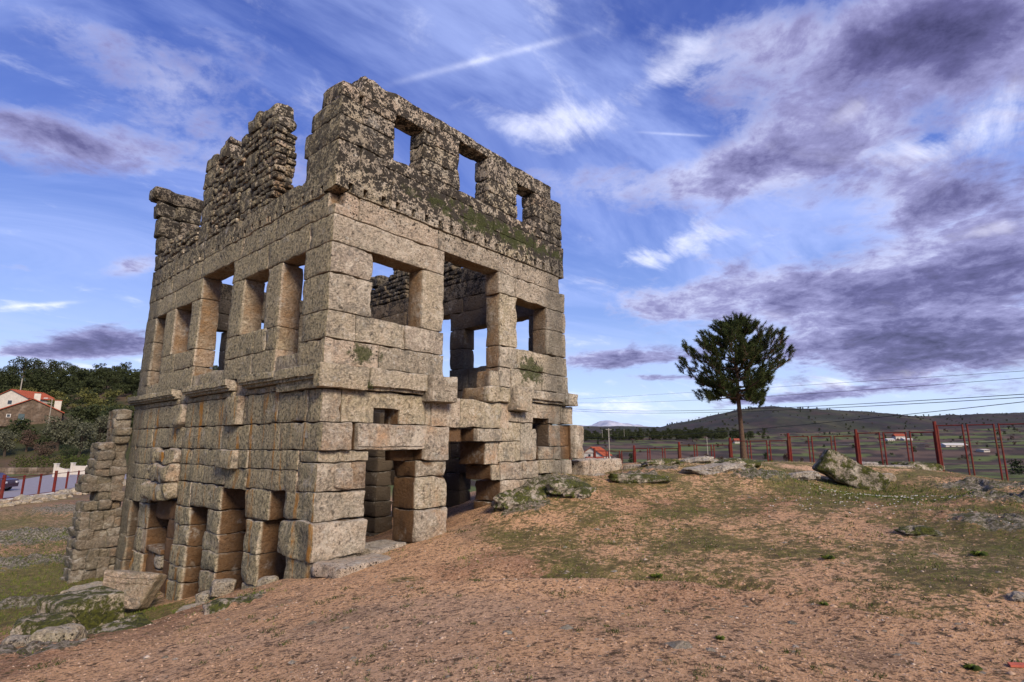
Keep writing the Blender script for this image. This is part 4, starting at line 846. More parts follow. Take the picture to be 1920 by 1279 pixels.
for (px, py, z, sx, sy, sz, sd, lab) in ((965, 955, -1.55, 1.2, .8, .50, 51, 'mossy rock at the foot of the jamb right of the dark doorway'), (1010, 930, -1.25, 1.5, .8, .55, 52, 'dark mossy rock ledge below the right part of the tower face'), (1060, 915, -1.05, 1.3, .7, .42, 53, 'grey and green rock under the tower right corner'), (1090, 925, -1.15, .9, .6, .26, 54, 'mossy flat rock where the sandy path meets the tower right corner')):
    q = at_z(px, py, z); rock('rock_outcrop', (q[0], q[1]+.1, GH(q[0], q[1])+sz*.10), (sx, sy, sz), sd*17 % 40+20, sd*7 % 12-6, sd*5 % 10-5, 'boulder_mossy', sd, 4, pw=.8, amp=.34, label=lab, category='rock', group='mossy rocks along the tower foot')
lw = empty('low_wall', tow(0, 0, 0), math.pi/2-A_U, label='low ruined wall of big grey blocks running right from the tower corner', category='wall')
for (a, b_, v0, v1, z0, z1) in ((9.3, 9.62, -.1, .6, -1.3, -.42), (9.64, 11.6, -.15, .6, -1.3, -.40), (11.3, 13.0, -1.1, -.3, -1.4, -.62), (13.02, 14.6, -1.15, -.3, -1.3, -.60), (9.3, 10.2, -.7, -.16, -1.5, -.86)):
    V, q = cellbox((a, v0, z0), (b_, v1, z1), (), .13, .05); V = rough(V, .035, .3, .01, .08, 3); mesh_obj('wall_block', V, q, 'boulder', lw, True, 40)
q = at_z(1907, 1245, -1.58); sh = [(0, 0, 0), (.10, -.015, .004), (.13, .03, .006), (.02, .05, .004)]
mesh_obj('clay_shard', [(x, y, 0) for x, y, _ in sh]+[(x, y, .014+z) for x, y, z in sh], [(3, 2, 1, 0), (4, 5, 6, 7), (0, 1, 5, 4), (1, 2, 6, 5), (2, 3, 7, 6), (3, 0, 4, 7)], 'clay_shard', None, False, label='broken red clay tile shard lying on sand at the lower right', category='tile shard').location = (float(q[0])-.05, float(q[1]), GH(q[0], q[1])+.004)

# ---------------------------------------------------------------- ground litter: pebbles, crumbs, grass
def scatter(n, seed, rmin, rmax, amin, amax, dens=None):
    g = np.random.default_rng(seed); a = np.radians(g.uniform(amin, amax, n)); r = rmin*(rmax/rmin)**g.uniform(0, 1, n)
    x = r*np.sin(a); y = r*np.cos(a)
    if dens is not None: k = g.uniform(0, 1, n) < dens(x, y); x, y, r = x[k], y[k], r[k]
    return x, y, ground_h(x, y), r, g
def instances(Vt, Ft, pos, scl, rzv, squash=None):
    n = len(pos); c, s = np.cos(rzv), np.sin(rzv); V = np.repeat(Vt[None], n, 0)*scl[:, None, None]
    if squash is not None: V[:, :, 2] *= squash[:, None]
    X = V[:, :, 0]*c[:, None]-V[:, :, 1]*s[:, None]; Y = V[:, :, 0]*s[:, None]+V[:, :, 1]*c[:, None]
    V[:, :, 0] = X+pos[:, 0, None]; V[:, :, 1] = Y+pos[:, 1, None]; V[:, :, 2] += pos[:, 2, None]
    Fq = Ft[None]+(np.arange(n)*len(Vt))[:, None, None]
    return V.reshape(-1, 3), Fq.reshape(-1, Ft.shape[1])
OV = np.array([(1, 0, 0), (0, 1, 0), (-1, 0, 0), (0, -1, 0), (0, 0, .7), (0, 0, -.5)], float); OV += vecn(OV*3.1, 4, 1)*.22
OF = np.array([(0, 1, 4), (1, 2, 4), (2, 3, 4), (3, 0, 4), (1, 0, 5), (2, 1, 5), (3, 2, 5), (0, 3, 5)])
notower = lambda x, y: 1-(((x-C0[0])*U2[0]+(y-C0[1])*U2[1] > -.3)&((x-C0[0])*U2[0]+(y-C0[1])*U2[1] < 8.8)&((x-C0[0])*V2[0]+(y-C0[1])*V2[1] > -.1)&((x-C0[0])*V2[0]+(y-C0[1])*V2[1] < 12))*1.0
mound = lambda x, y: notower(x, y)*(1-sstep(-x, 6, 8))
x, y, z, r, g = scatter(26000, 1, 3.2, 20, -52, 52, mound); k = g.lognormal(-.3, .55, len(x))*(.0055+.00055*r)
V, q = instances(OV, OF, np.stack([x, y, z], 1), k, g.uniform(0, 6.3, len(x))); mesh_obj('pebbles', V, q, 'pebble', None, True, kind='stuff')
x, y, z, r, g = scatter(26000, 2, 3.2, 20, -52, 52, lambda x, y: mound(x, y)*sstep(n2d(x, y, .8, 4, 77), -.35, .5)); k = g.lognormal(-.3, .5, len(x))*(.0050+.00055*r)
V, q = instances(OV, OF, np.stack([x, y, z], 1), k, g.uniform(0, 6.3, len(x)), g.uniform(.3, .9, len(x))); mesh_obj('soil_crumbs', V, q, 'crumb_dark', None, True, kind='stuff')
def blades(x, y, z, g, n, h, w_, spread, lean=.6):
    m = len(x); X = np.repeat(x, n)+g.normal(0, 1, m*n)*np.repeat(spread, n); Y = np.repeat(y, n)+g.normal(0, 1, m*n)*np.repeat(spread, n); Z = ground_h(X, Y)-.004
    H = np.repeat(h, n)*g.uniform(.5, 1.2, m*n); a = g.uniform(0, 6.283, m*n); ww = np.repeat(w_, n)*g.uniform(.6, 1.3, m*n); l = g.uniform(.1, lean, m*n)*H; b = g.uniform(0, 6.283, m*n)
    p0 = np.stack([X-np.cos(a)*ww, Y-np.sin(a)*ww, Z], 1); p1 = np.stack([X+np.cos(a)*ww, Y+np.sin(a)*ww, Z], 1); p2 = np.stack([X+np.cos(b)*l, Y+np.sin(b)*l, Z+H], 1)
    V = np.stack([p0, p1, p2], 1).reshape(-1, 3); return V, np.arange(len(V)).reshape(-1, 3)
def gr_d(x, y):
    d = np.zeros(len(x))
    for g_ in [(1560,930,-1.25,2.0,1.0),(1640,915,-1.2,1.9,1.0),(1700,935,-1.2,1.5,.9),(1520,905,-1.0,1.2,.8),(1130,990,-1.65,.9,.30),(1240,960,-1.4,1.0,.30),(1250,1030,-1.75,.9,.25),(1850,960,-1.3,2.0,.3),(1000,940,-1.4,1.0,.6),(330,1160,-3.7,1.0,1.0),(260,1150,-3.8,1.2,.9),(700,1040,-2.4,.8,.9),(430,1135,-2.7,.3,1.0),(480,1120,-2.6,.35,.6)]:
        q = at_z(*g_[:3]); d = np.maximum(d, g_[4]*np.exp(-((x-q[0])**2+(y-q[1])**2)/g_[3]**2))
    d = np.maximum(d, .62*sstep(-x, 7.5, 11)); d = np.maximum(d, (.04+.30*sstep(y-np.interp(x, LX, LY), 0, .6)*sstep(x, -2, 0))*sstep(n2d(x, y, .9, 4, 90), -.1, .5)*sstep(n2d(x, y, .22, 3, 94), -.1, .35))
    return d*notower(x, y)*sstep(n2d(x, y, .35, 3, 91), -.7, .3)
x, y, z, r, g = scatter(95000, 3, 3.2, 34, -50, 50, gr_d)
V, q = blades(x, y, z, g, 5, .020+.0026*r, .0022+.00042*r, .012+.0035*r); mesh_obj('grass', V, q, 'grass_blade', None, False, kind='stuff')
x, y, z, r, g = scatter(1500, 14, 3.6, 20, -40, 50, lambda x, y: mound(x, y)*sstep(n2d(x, y, 1.3, 3, 97), -.1, .6)*.6)
V, q = blades(x, y, z, g, 26, .020+.0022*r, .0028+.00042*r, .018+.0035*r, 1.3); mesh_obj('grass', V, q, 'hedge_leaf', None, False, kind='stuff')
x, y, z, r, g = scatter(700, 15, 3.4, 16, -46, 50, mound); k = g.lognormal(-.2, .6, len(x))*(.014+.0009*r)
V, q = instances(OV, OF, np.stack([x, y, z], 1), k, g.uniform(0, 6.3, len(x)), g.uniform(.5, .9, len(x))); mesh_obj('gravel_stones', V, q, 'boulder_brown', None, False, kind='stuff')
x, y, z, r, g = scatter(9000, 5, 3.2, 22, -50, 50, lambda x, y: mound(x, y)*.9*sstep(n2d(x, y, .7, 4, 95), -.1, .5))
V, q = blades(x, y, z, g, 3, .014+.0012*r, .0018+.0003*r, .02+.003*r, 1.4); mesh_obj('dry_grass', V, q, 'dry_blade', None, False, kind='stuff')
qa = at_z(1690, 935, -1.2); qb = at_z(1600, 945, -1.2); g = np.random.default_rng(12)
x = np.concatenate([g.normal(qa[0], .9, 130), g.normal(qb[0], 1.0, 60)]); y = np.concatenate([g.normal(qa[1]+.6, 1.0, 130), g.normal(qb[1], 1.0, 60)]); z = ground_h(x, y)+.045
V, q = instances(OV, OF, np.stack([x, y, z], 1), np.full(len(x), .022), g.uniform(0, 6, len(x)), np.full(len(x), .5)); mesh_obj('daisies', V, q, 'petal', None, True, kind='stuff')
# separate dark rosettes one can point at
def rosette(px, py, z, rad, lab, seed):
    q = at_z(px, py, z); g = np.random.default_rng(seed); n = int(90); a = g.uniform(0, 6.283, n); rad *= .72; L = rad*g.uniform(.4, 1, n); V = []
    for i in range(n):
        d = np.array((math.cos(a[i]), math.sin(a[i]), 0)); s_ = np.array((-d[1], d[0], 0))*.006*(1+rad*4); h = rad*g.uniform(.15, .55)
        V += [-s_, s_, d*L[i]*.6+np.array((0, 0, h))+s_*1.2, d*L[i]+np.array((0, 0, h*.7))]
    F_ = [(4*i, 4*i+1, 4*i+2, 4*i+3) for i in range(n)]
    o = mesh_obj('weed_rosette', V, F_, 'grass_blade', None, False, label=lab, category='weed', group='low weeds on the mound'); o.location = (float(q[0]), float(q[1]), GH(q[0], q[1]))
rosette(1552, 1048, -1.62, .16, 'dark green weed rosette in the middle right of the mound', 1); rosette(1822, 1255, -1.6, .10, 'dark weed with narrow leaves near the bottom right corner', 2); rosette(1835, 1043, -1.5, .17, 'weed rosette beside a pale stone near the right picture edge', 3)
rosette(1350, 1203, -1.63, .07, 'small weed low on the sand right of centre', 4); rosette(1545, 1140, -1.66, .08, 'tiny dark weed below the larger rosette on the right', 5); rosette(1230, 1070, -1.8, .16, 'mossy weed clump just behind the sandy fold', 6); rosette(640, 722-0, 1.2, .05, 'small green plant growing out of the string course joint', 7) if False else None

# ---------------------------------------------------------------- trees
class Foliage:                                       # many small leaf faces joined in one mesh
    def __init__(s): s.T = []
    def cloud(s, g, c, rad, n, size):
        d = g.normal(0, 1, (n, 3)); d /= np.linalg.norm(d, axis=1)[:, None]; r_ = g.uniform(.25, 1, n)**.5
        p = np.array(c)+d*r_[:, None]*np.array(rad); e1 = g.normal(0, 1, (n, 3)); e1 /= np.linalg.norm(e1, axis=1)[:, None]; e2 = np.cross(e1, g.normal(0, 1, (n, 3))); e2 /= np.linalg.norm(e2, axis=1)[:, None]
        k = size*g.uniform(.6, 1.4, n)[:, None]; s.T.append(np.stack([p-e1*k, p+e1*k*.8+e2*k*.3, p+e2*k], 1)); return s
    def needles(s, g, p, ax, n, L, w_, spread):
        ax = ax/np.linalg.norm(ax); d = ax*g.uniform(.2, 1.0, (n, 1))+g.normal(0, spread, (n, 3)); d /= np.linalg.norm(d, axis=1)[:, None]
        o = p+ax*g.uniform(-.5, .5, (n, 1))*L*1.1; sd = np.cross(d, g.normal(0, 1, (n, 3))); sd /= np.linalg.norm(sd, axis=1)[:, None]
        s.T.append(np.stack([o-sd*w_, o+sd*w_, o+d*L*g.uniform(.6, 1.1, (n, 1))], 1))
    def build(s, name, mat, parent=None, **k):
        V = np.concatenate(s.T).reshape(-1, 3); return mesh_obj(name, V, np.arange(len(V)).reshape(-1, 3), mat, parent, False, **k)
# the lone pine
pb = at_y(1396, 862, 29.0); PY = 29.0
pine = empty('pine_tree', (pb[0], PY, pb[2]-.25), 0, label='lone stone pine with bare leaning trunk standing at the red fence', category='tree')
g = np.random.default_rng(21); rp = random.Random(4)
def pl(px, py, dy=0.0): q = at_y(px, py, PY); return np.array((q[0]-pb[0], dy, q[2]-(pb[2]-.25)))
spine = [pl(1396, 870), pl(1392, 830), pl(1388, 785), pl(1384, 745), pl(1382, 704), pl(1380, 671), pl(1378, 640), pl(1376, 614)]
trunk = MB().tube(spine, [.20, .13, .11, .10, .08, .06, .04, .02], 10)
fol = Foliage()
def sp_at(t): t = t*(len(spine)-1); i = min(int(t), len(spine)-2); return spine[i]+(spine[i+1]-spine[i])*(t-i)
def limb(t, ang, L, rise, rad):
    p = sp_at(t); d = np.array((math.cos(ang), math.sin(ang), 0)); pts = [p]
    for k in range(1, 6): s_ = k/5; pts.append(p+d*L*s_+np.array((0, 0, rise*s_**1.8+.03*rp.uniform(-1, 1))))
    trunk.tube(pts, [rad*(1-.16*k) for k in range(6)], 5)
    for k in range(2, 6):
        q0 = pts[k]
        for m in range(4 if k < 5 else 5):
            a = ang+rp.uniform(-1.3, 1.3); l = rp.uniform(.18, .55)*(1.0 if k < 5 else .8); up = rp.uniform(.12, .5)+.12*(k-2)*rise
            e = q0+np.array((math.cos(a)*l, math.sin(a)*l, up)); mid_ = q0*.5+e*.5+np.array((0, 0, -.05))
            trunk.tube([q0, mid_, e], [.018, .013, .008], 4, ) 
            ax = np.array((math.cos(a)*.75, math.sin(a)*.75, rp.uniform(.45, 1.0)))
            for w_ in range(3): fol.needles(g, e-ax*.12*w_+g.normal(0, .03, 3), ax, 46, .19, .0085, .58)
            fol.needles(g, mid_, ax, 26, .17, .0085, .55)
lv = [(.44, 1.75, -.18, 9), (.48, 2.2, .25, 10), (.54, 2.45, .62, 10), (.61, 2.3, .78, 9), (.69, 1.9, .72, 8), (.77, 1.4, .55, 7), (.86, .9, .40, 6), (.95, .45, .22, 5)]
for t, L, rise, n in lv:
    o_ = rp.uniform(0, 6)
    for k in range(n): limb(t+rp.uniform(-.025, .025), o_+k*2*math.pi/n+rp.uniform(-.3, .3), L*rp.uniform(.66, 1.16), rise*rp.uniform(.6, 1.35), .045*(1.2-t)+.012)
for k in range(14): fol.needles(g, spine[-1]+g.normal(0, .10, 3)*np.array((1, 1, 1.5)), np.array((g.normal(0, .3), g.normal(0, .3), 1)), 34, .22, .0085, .4)
trunk.build('trunk', 'bark', pine, True, 60); fol.build('crown', 'needles', pine)

def tree_proto(kind, seed):
    g = np.random.default_rng(seed); rr = random.Random(seed); f = Foliage(); t = MB()
    if kind == 'pine':                               # tall trunk, flat umbrella
        t.tube([(0, 0, -.5), (.1, 0, 3), (.2, .1, 6), (.15, .1, 8.2)], [.28, .22, .16, .06], 6)
        for k in range(13):
            a = rr.uniform(0, 6.3); d = rr.uniform(.1, 2.5); h = 7.6-d*.35+rr.uniform(-1.3, 1.1); t.tube([(.15, .1, h-1.4), (math.cos(a)*d, math.sin(a)*d, h)], [.07, .03], 4)
            f.cloud(g, (math.cos(a)*d, math.sin(a)*d, h+.1), (1.15, 1.15, .62), 85, .20)
    elif kind == 'round':
        t.tube([(0, 0, -.5), (0, .1, 2), (.2, 0, 4)], [.3, .22, .1], 6)
        for k in range(16):
            a = rr.uniform(0, 6.3); d = rr.uniform(.2, 2.3); h = rr.uniform(2.0, 5.9)-d*.3; t.tube([(0, .1, 1.8), (math.cos(a)*d, math.sin(a)*d, h)], [.09, .03], 4)
            f.cloud(g, (math.cos(a)*d, math.sin(a)*d, h), (1.25, 1.25, .95), 80, .24)
    else:                                            # low bush
        t.tube([(0, 0, -.3), (0, 0, 1.2)], [.12, .06], 5)
        for k in range(9):
            a = rr.uniform(0, 6.3); d = rr.uniform(.1, 1.5); f.cloud(g, (math.cos(a)*d, math.sin(a)*d, rr.uniform(.6, 1.9)), (.9, .9, .7), 75, .17)
    return f, t
PROTO = {}
def make_tree(name, kind, mat, loc, s, rz, lab, grp, cat='tree', seed=1):
    key = (kind, mat, seed)
    if key not in PROTO:
        f, t = tree_proto(kind, seed); e = empty(name, (0, 0, 0), label='x', category=cat)
        t.build('trunk', 'bark_dark', e, True); f.build('crown' if cat != 'bush' else 'foliage', mat, e); PROTO[key] = e; o = e
    else: o = copy_tree(PROTO[key])
    o.name = name if key not in PROTO or o is not PROTO[key] else o.name
    o.location = tuple(map(float, loc)); o.rotation_euler = (0, 0, rz); o.scale = (s, s, s); o['label'] = lab; o['group'] = grp; return o
rt = random.Random(9)
# skyline trees of the left hill: (x, top y, height m)
sky_t = [(8, 690, 'pine'), (30, 683, 'pine'), (52, 668, 'pine'), (66, 672, 'pine'), (84, 682, 'round'), (99, 672, 'pine'), (122, 678, 'pine'), (140, 688, 'round'), (158, 690, 'round'), (172, 694, 'round'), (191, 690, 'pine'), (205, 691, 'pine'), (222, 700, 'round'), (236, 698, 'pine'), (250, 694, 'round'), (-15, 684, 'pine')]
words = ['leftmost', 'second from the left', 'third from the left', 'fourth from the left', 'fifth from the left', 'sixth from the left', 'seventh from the left', 'eighth from the left', 'ninth from the left', 'tenth from the left', 'eleventh from the left', 'twelfth from the left', 'thirteenth from the left', 'fourteenth from the left', 'rightmost, next to the tower edge', 'just outside the left picture edge']
for i, (px, py, kd) in enumerate(sky_t):
    Y = 200+rt.uniform(-15, 15); q = at_y(px, py, Y); gz = float(far_h(np.array([q[0]]), np.array([Y]))[0]); H = {'pine': 8.9, 'round': 6.8}[kd]; s = max(.6, min(2.6, (q[2]-gz)/H))
    make_tree('hill_tree', kd, 'leaf_dark', (q[0], Y, q[2]-H*s), s, rt.uniform(0, 6), ('umbrella shaped dark pine' if kd == 'pine' else 'rounded dark tree')+' on the left hill skyline, '+words[i], 'trees on the left skyline', seed=3+i % 3)
# trees and bushes between hill and road
mids = [(10, 845, 92, .72, 'round', 'leaf_olive', 'greyish olive tree at the left picture edge below the stone house'), (48, 850, 95, .62, 'round', 'leaf_brown', 'brownish bare tree below the stone house wall'), (108, 840, 96, 1.0, 'round', 'leaf_olive', 'wide olive tree with dark middle right of the stone house'), (150, 838, 92, .95, 'round', 'leaf_olive', 'silvery olive tree nearest the broken stub wall'),
    (182, 842, 98, .95, 'round', 'leaf_olive', 'olive tree half hidden behind the broken stub wall'), (80, 850, 90, .5, 'round', 'leaf_brown', 'small brown shrub tree above the clipped hedge'), (215, 835, 104, 1.1, 'round', 'leaf_dark', 'dark tree between stub wall and tower'), (132, 858, 88, .5, 'round', 'leaf_dark', 'small dark tree above the right end of the hedge'), (-30, 850, 92, .8, 'round', 'leaf_olive', 'olive tree just outside the left picture edge')]
for (px, py, Y, s, kd, mt, lab) in mids:
    q = at_y(px, py, Y); gz = float(far_h(np.array([q[0]]), np.array([float(Y)]))[0]); make_tree('olive_tree', kd, mt, (q[0], Y, gz), s, rt.uniform(0, 6), lab, 'trees below the left hill', seed=11 if mt == 'leaf_olive' else 12)
# the wood that covers the hillside reads as one mass
def mass(name, spots, kinds, mat, seed):
    fT = []; g = np.random.default_rng(seed)
    base_ = {}
    for kd in kinds:
        f, t = tree_proto(kd, seed+hash(kd) % 7 if False else seed+len(kd)); Tt = np.concatenate(f.T); base_[kd] = Tt[::3]
    for (x, y, z, s) in spots:
        kd = kinds[int(g.integers(len(kinds)))]; Tt = base_[kd].copy().reshape(-1, 3); a = g.uniform(0, 6.3); c_, s_ = math.cos(a), math.sin(a)
        X = Tt[:, 0]*c_-Tt[:, 1]*s_; Yv = Tt[:, 0]*s_+Tt[:, 1]*c_; cen = Tt
        fT.append((np.stack([X*s+x, Yv*s+y, Tt[:, 2]*s+z], 1)).reshape(-1, 3, 3))
    V = np.concatenate(fT); cc = V.mean(1, keepdims=True); V = (cc+(V-cc)*1.7).reshape(-1, 3)
    return mesh_obj(name, V, np.arange(len(V)).reshape(-1, 3), mat, None, False, kind='stuff')
sp = []; sp2 = []
for k in range(1250):
    a = R(rt.uniform(-62, -21)); Y = rt.uniform(100, 235); x = Y*math.tan(a); z = float(far_h(np.array([x]), np.array([Y]))[0])
    if -200 < x < -30 and not (-135 < x < -92 and 100 < Y < 140): (sp if Y > 165 else sp2).append((x, Y, z-.6, rt.uniform(.7, 1.1) if Y > 165 else rt.uniform(.5, .95)))
mass('hillside_wood', sp, ['round', 'pine'], 'leaf_dark', 31); mass('hillside_scrub', sp2[::2], ['round', 'bush'], 'leaf_green', 32); mass('hillside_scrub', sp2[1::2], ['bush', 'round'], 'leaf_dark', 33)
sp = []
for k in range(1500):
    i = rt.randrange(len(HV)); p = HV[i]
    if p[1] > 1800: continue
    sp.append((p[0]+rt.uniform(-12, 12), p[1]+rt.uniform(-8, 8), p[2]-1, rt.uniform(.5, 1.2)))
for k in range(260): sp.append((lambda x: (lambda j: (HV[j][0], HV[j][1], HV[j][2]-1, rt.uniform(.6, 1.4)))(int(np.argmin(np.abs(HV[:, 0]-x)+np.abs(HV[:, 1]-1700)*2))))(rt.uniform(50, 1700)))
sp3 = []
for k in range(520):
    x = rt.uniform(20, 1300); Y = rt.uniform(130, 900)**1.0
    if x/Y > 1.25 or x/Y < .08: continue
    sp3.append((x, Y, float(far_h(np.array([x]), np.array([Y]))[0])-.5, rt.uniform(.35, .95)))
def thin(name, spots, mat, seed, stepn): 
    return mass(name, spots, ['round', 'bush'], mat, seed)
mass('distant_wood', sp[:700]+sp[1240:], ['bush', 'round'], 'leaf_dark', 41); mass('distant_scrub', sp[700:1240], ['bush'], 'leaf_brown', 45); mass('valley_trees', sp3[::2], ['bush', 'round'], 'leaf_brown', 42); mass('valley_trees', sp3[1::2], ['bush', 'round'], 'leaf_dark', 43)
sp = []
for k in range(420):
    x = rt.uniform(80, 360); Y = rt.uniform(760, 950); sp.append((x, Y, float(far_h(np.array([x]), np.array([Y]))[0])-1, rt.uniform(1.0, 1.9)))
mass('valley_wood', sp, ['round', 'pine'], 'leaf_dark', 44)

# ---------------------------------------------------------------- left background: road, walls, houses
def left_h(x, Y): return float(ground_h(np.array([x]), np.array([float(Y)]), False)[0])
def strip(name, pts, half, mat, dz, n=60, **k):
    V = []; pts = np.array(pts, float); t = np.linspace(0, 1, n); tt = np.linspace(0, 1, len(pts)); X = np.interp(t, tt, pts[:, 0]); Yv = np.interp(t, tt, pts[:, 1])
    for i in range(n):
        a = np.array((X[min(i+1, n-1)]-X[max(i-1, 0)], Yv[min(i+1, n-1)]-Yv[max(i-1, 0)])); a /= np.linalg.norm(a); nrm = np.array((-a[1], a[0]))
        for s_ in np.linspace(-half, half, 7): p = np.array((X[i], Yv[i]))+nrm*s_; V.append((p[0], p[1], left_h(*p)+dz))
    m = 7; Fq = np.array([(i*m+j, i*m+j+1, (i+1)*m+j+1, (i+1)*m+j) for i in range(n-1) for j in range(m-1)])
    return mesh_obj(name, V, Fq, mat, None, True, **k)
rd = [(-58, 22), (-48, 38.5), (-43.5, 47), (-46, 56), (-52, 68), (-62, 80)]
strip('road', [(-48.5, 20), (-41.0, 34), (-41.0, 39), (-42.6, 46), (-44.5, 51), (-47.0, 58), (-50.5, 66), (-58, 80)], 5.4, 'asphalt', .07, kind='structure')
fp = [(-38, 25.0), (-34.6, 34), (-34.6, 38.5), (-36.4, 44.5), (-38.0, 49), (-41.1, 55.9), (-44, 62)]
# red fence by the road
def fence_pts(pts, step):
    pts = np.array(pts, float); d = np.concatenate([[0], np.cumsum(np.linalg.norm(np.diff(pts, axis=0), axis=1))]); s = np.arange(0, d[-1], step)
    return [(np.interp(a, d, pts[:, 0]), np.interp(a, d, pts[:, 1])) for a in s]
fl = empty('metal_fence', (-36, 44, -3.6), label='red metal post fence along the road on the left', category='fence')
kerb = MB(); fpts = fence_pts(fp, 2.3)
for i, (x, y) in enumerate(fpts):
    z = left_h(x, y); big = i % 3 == 0; MB().box(x+36-(.09 if big else .05), x+36+(.09 if big else .05), y-44-.05, y-44+.05, z+3.5, z+3.6+(1.75 if big else 1.6)).build('post', 'red_paint', fl)
    if i:
        x0, y0 = fpts[i-1]; z0 = left_h(x0, y0)
        for hh in (1.52, .12): MB().tube([(x0+36, y0-44, z0+3.6+hh), (x+36, y-44, z+3.6+hh)], .028, 6).build('rail', 'red_paint', fl)
        kerb.tube([(x0+36, y0-44, z0+3.6), (x+36, y-44, z+3.6)], .12, 6)
kerb.build('kerb_plinth', 'concrete', fl)
# rough stone bank below the fence
rb = random.Random(77)
bank = empty('rubble_bank', (-30, 36, -3.7), label='low bank of loose reddish field stones below the roadside fence', category='stone bank')
for i in range(210):
    t = .30+i/209*.69; j = t*(len(fpts)-1); k = int(j); x, y = fpts[k]; x += 2.3+rb.uniform(-1.2, 1.2)+ (fpts[min(k+1, len(fpts)-1)][0]-x)*(j-k); y += (fpts[min(k+1, len(fpts)-1)][1]-fpts[k][1])*(j-k)-1.2+rb.uniform(-.5, .5)
    V, Fq = ICO[2]; s_ = rb.uniform(.10, .34); V = np.sign(V)*np.abs(V)**.75*np.array((s_*1.3, s_, s_*.7)); V = V+vecn(V/.2+i, 3, 2)*.09*s_*3; V = rot(V, 0, 0, rb.uniform(0, 90))
    mesh_obj('stone', V+np.array((x+30, y-36, left_h(x, y)+3.68+rb.uniform(-.05, .18))), Fq, 'boulder_brown', bank, True, 50)
# hedge, garden wall, gate walls
def hedge(name, x0, x1, Y, zb, h, th_, lab, seed):
    g = np.random.default_rng(seed); f = Foliage(); n = int((x1-x0)/.5)
    for i in range(n):
        for k in range(2): f.cloud(g, (x0+(i+.5)*(x1-x0)/n, Y+th_*(k-.5)*.6, zb+h*.5), (.45, th_*.4, h*.52), 90, .13)
    o = f.build(name, 'hedge_leaf', None, label=lab, category='hedge'); return o
def px_at(px, py, Y): q = at_y(px, py, Y); return float(q[0]), float(q[2])
Yh = 80.; x0, zt = px_at(30, 853, Yh); x1, _ = px_at(134, 853, Yh); zb = left_h(x1, Yh); hedge('hedge', x0, x1, Yh, zb-.3, zt-zb+.3, 1.6, 'long clipped green hedge behind the garden wall across the road', 3)
x0, zt = px_at(134, 852, 84.); x1, _ = px_at(184, 852, 84.); hedge('hedge', x0, x1, 84., zb-.3, zt-zb+.3, 1.8, 'dark hedge behind the white wall nearest the tower', 4)
x0, zt = px_at(-20, 877, 76.); x1, _ = px_at(106, 877, 76.); zb = left_h(x1, 76.)
gw = empty('garden_wall', (x0, 76, zb), label='low grey stone garden wall in front of the long hedge', category='wall'); n_s = int((x1-x0)/.9)
for i in range(n_s):
    for k in range(2):
        V, q = cellbox(((i+k*.5)*.9+.02, -.2, k*.6-.3), ((i+k*.5)*.9+.88, .2, k*.6+.28), (), .4, .05); mesh_obj('wall_stone', rough(V, .03, .4, .01, .1, i), q, 'house_stone', gw, True, 40)
def wedge(name, px0, px1, pyt0, pyt1, Y, lab):
    a, za = px_at(px0, pyt0, Y); b_, zb_ = px_at(px1, pyt1, Y); gz = left_h(a, Y)-.3; e = empty(name, (a, Y, gz), label=lab, category='wall')
    L = b_-a; V = [(0, -.15, 0), (L, -.15, 0), (L, -.15, zb_-gz), (0, -.15, za-gz), (0, .15, 0), (L, .15, 0), (L, .15, zb_-gz), (0, .15, za-gz)]
    mesh_obj('panel', V, [(0, 1, 2, 3), (5, 4, 7, 6), (0, 4, 5, 1), (3, 2, 6, 7), (0, 3, 7, 4), (1, 5, 6, 2)], 'white_wall', e, False)
    MB().box(-.16, .16, -.22, .22, 0, za-gz+.30).build('pillar', 'white_wall', e); MB().box(L-.16, L+.16, -.22, .22, 0, zb_-gz+.12).build('pillar', 'white_wall', e); MB().box(-.2, .2, -.26, .26, za-gz+.302, za-gz+.38).build('cap', 'concrete', e)
wedge('gate_wall', 106, 127, 875, 881, 68., 'white gate wall with taller left pillar across the road'); wedge('gate_wall', 137, 166, 873, 874, 74., 'white gate wall behind the red fence panel, right of the gateway')
# houses
def gable_house(name, loc, w_, d, he, hr, mat, lab, rz=0, parts=None, roofm='roof_tile', over=.35, grp=None):
    e = empty(name, loc, rz, label=lab, category='house', group=grp)
    # gable faces -y; ridge runs along y
    V = [(-w_/2, 0, 0), (w_/2, 0, 0), (w_/2, 0, he), (0, 0, hr), (-w_/2, 0, he), (-w_/2, d, 0), (w_/2, d, 0), (w_/2, d, he), (0, d, hr), (-w_/2, d, he)]
    mesh_obj('wall', V, [(0, 1, 2, 3, 4), (6, 5, 9, 8, 7), (1, 6, 7, 2), (5, 0, 4, 9)], mat, e, False)
    sl = (hr-he)/(w_/2)
    for s_ in (-1, 1):
        n_c = 14; rw_ = MB(); x1 = (w_/2+over)
        pan = MB(); A = [(0, -over, hr+.02), (s_*x1, -over, hr-x1*sl+.02), (s_*x1, d+over, hr-x1*sl+.02), (0, d+over, hr+.02)]; B_ = [(a, b2, c2+.12) for a, b2, c2 in A]
        V8 = A+B_; fs = [(0, 1, 2, 3), (7, 6, 5, 4), (0, 4, 5, 1), (1, 5, 6, 2), (2, 6, 7, 3), (3, 7, 4, 0)]
        rf = mesh_obj('roof', V8, fs, roofm, e, False)
        nt = int((d+2*over)/.55)
        for i in range(nt): y = -over+(i+.5)*(d+2*over)/nt; rw_.tube([(0, y, hr+.15), (s_*x1, y, hr-x1*sl+.15)], .09, 5)
        rw_.build('tile_rows', roofm, rf, True, kind='stuff')
    return e, sl
xh, zh = px_at(54, 795, 118.)
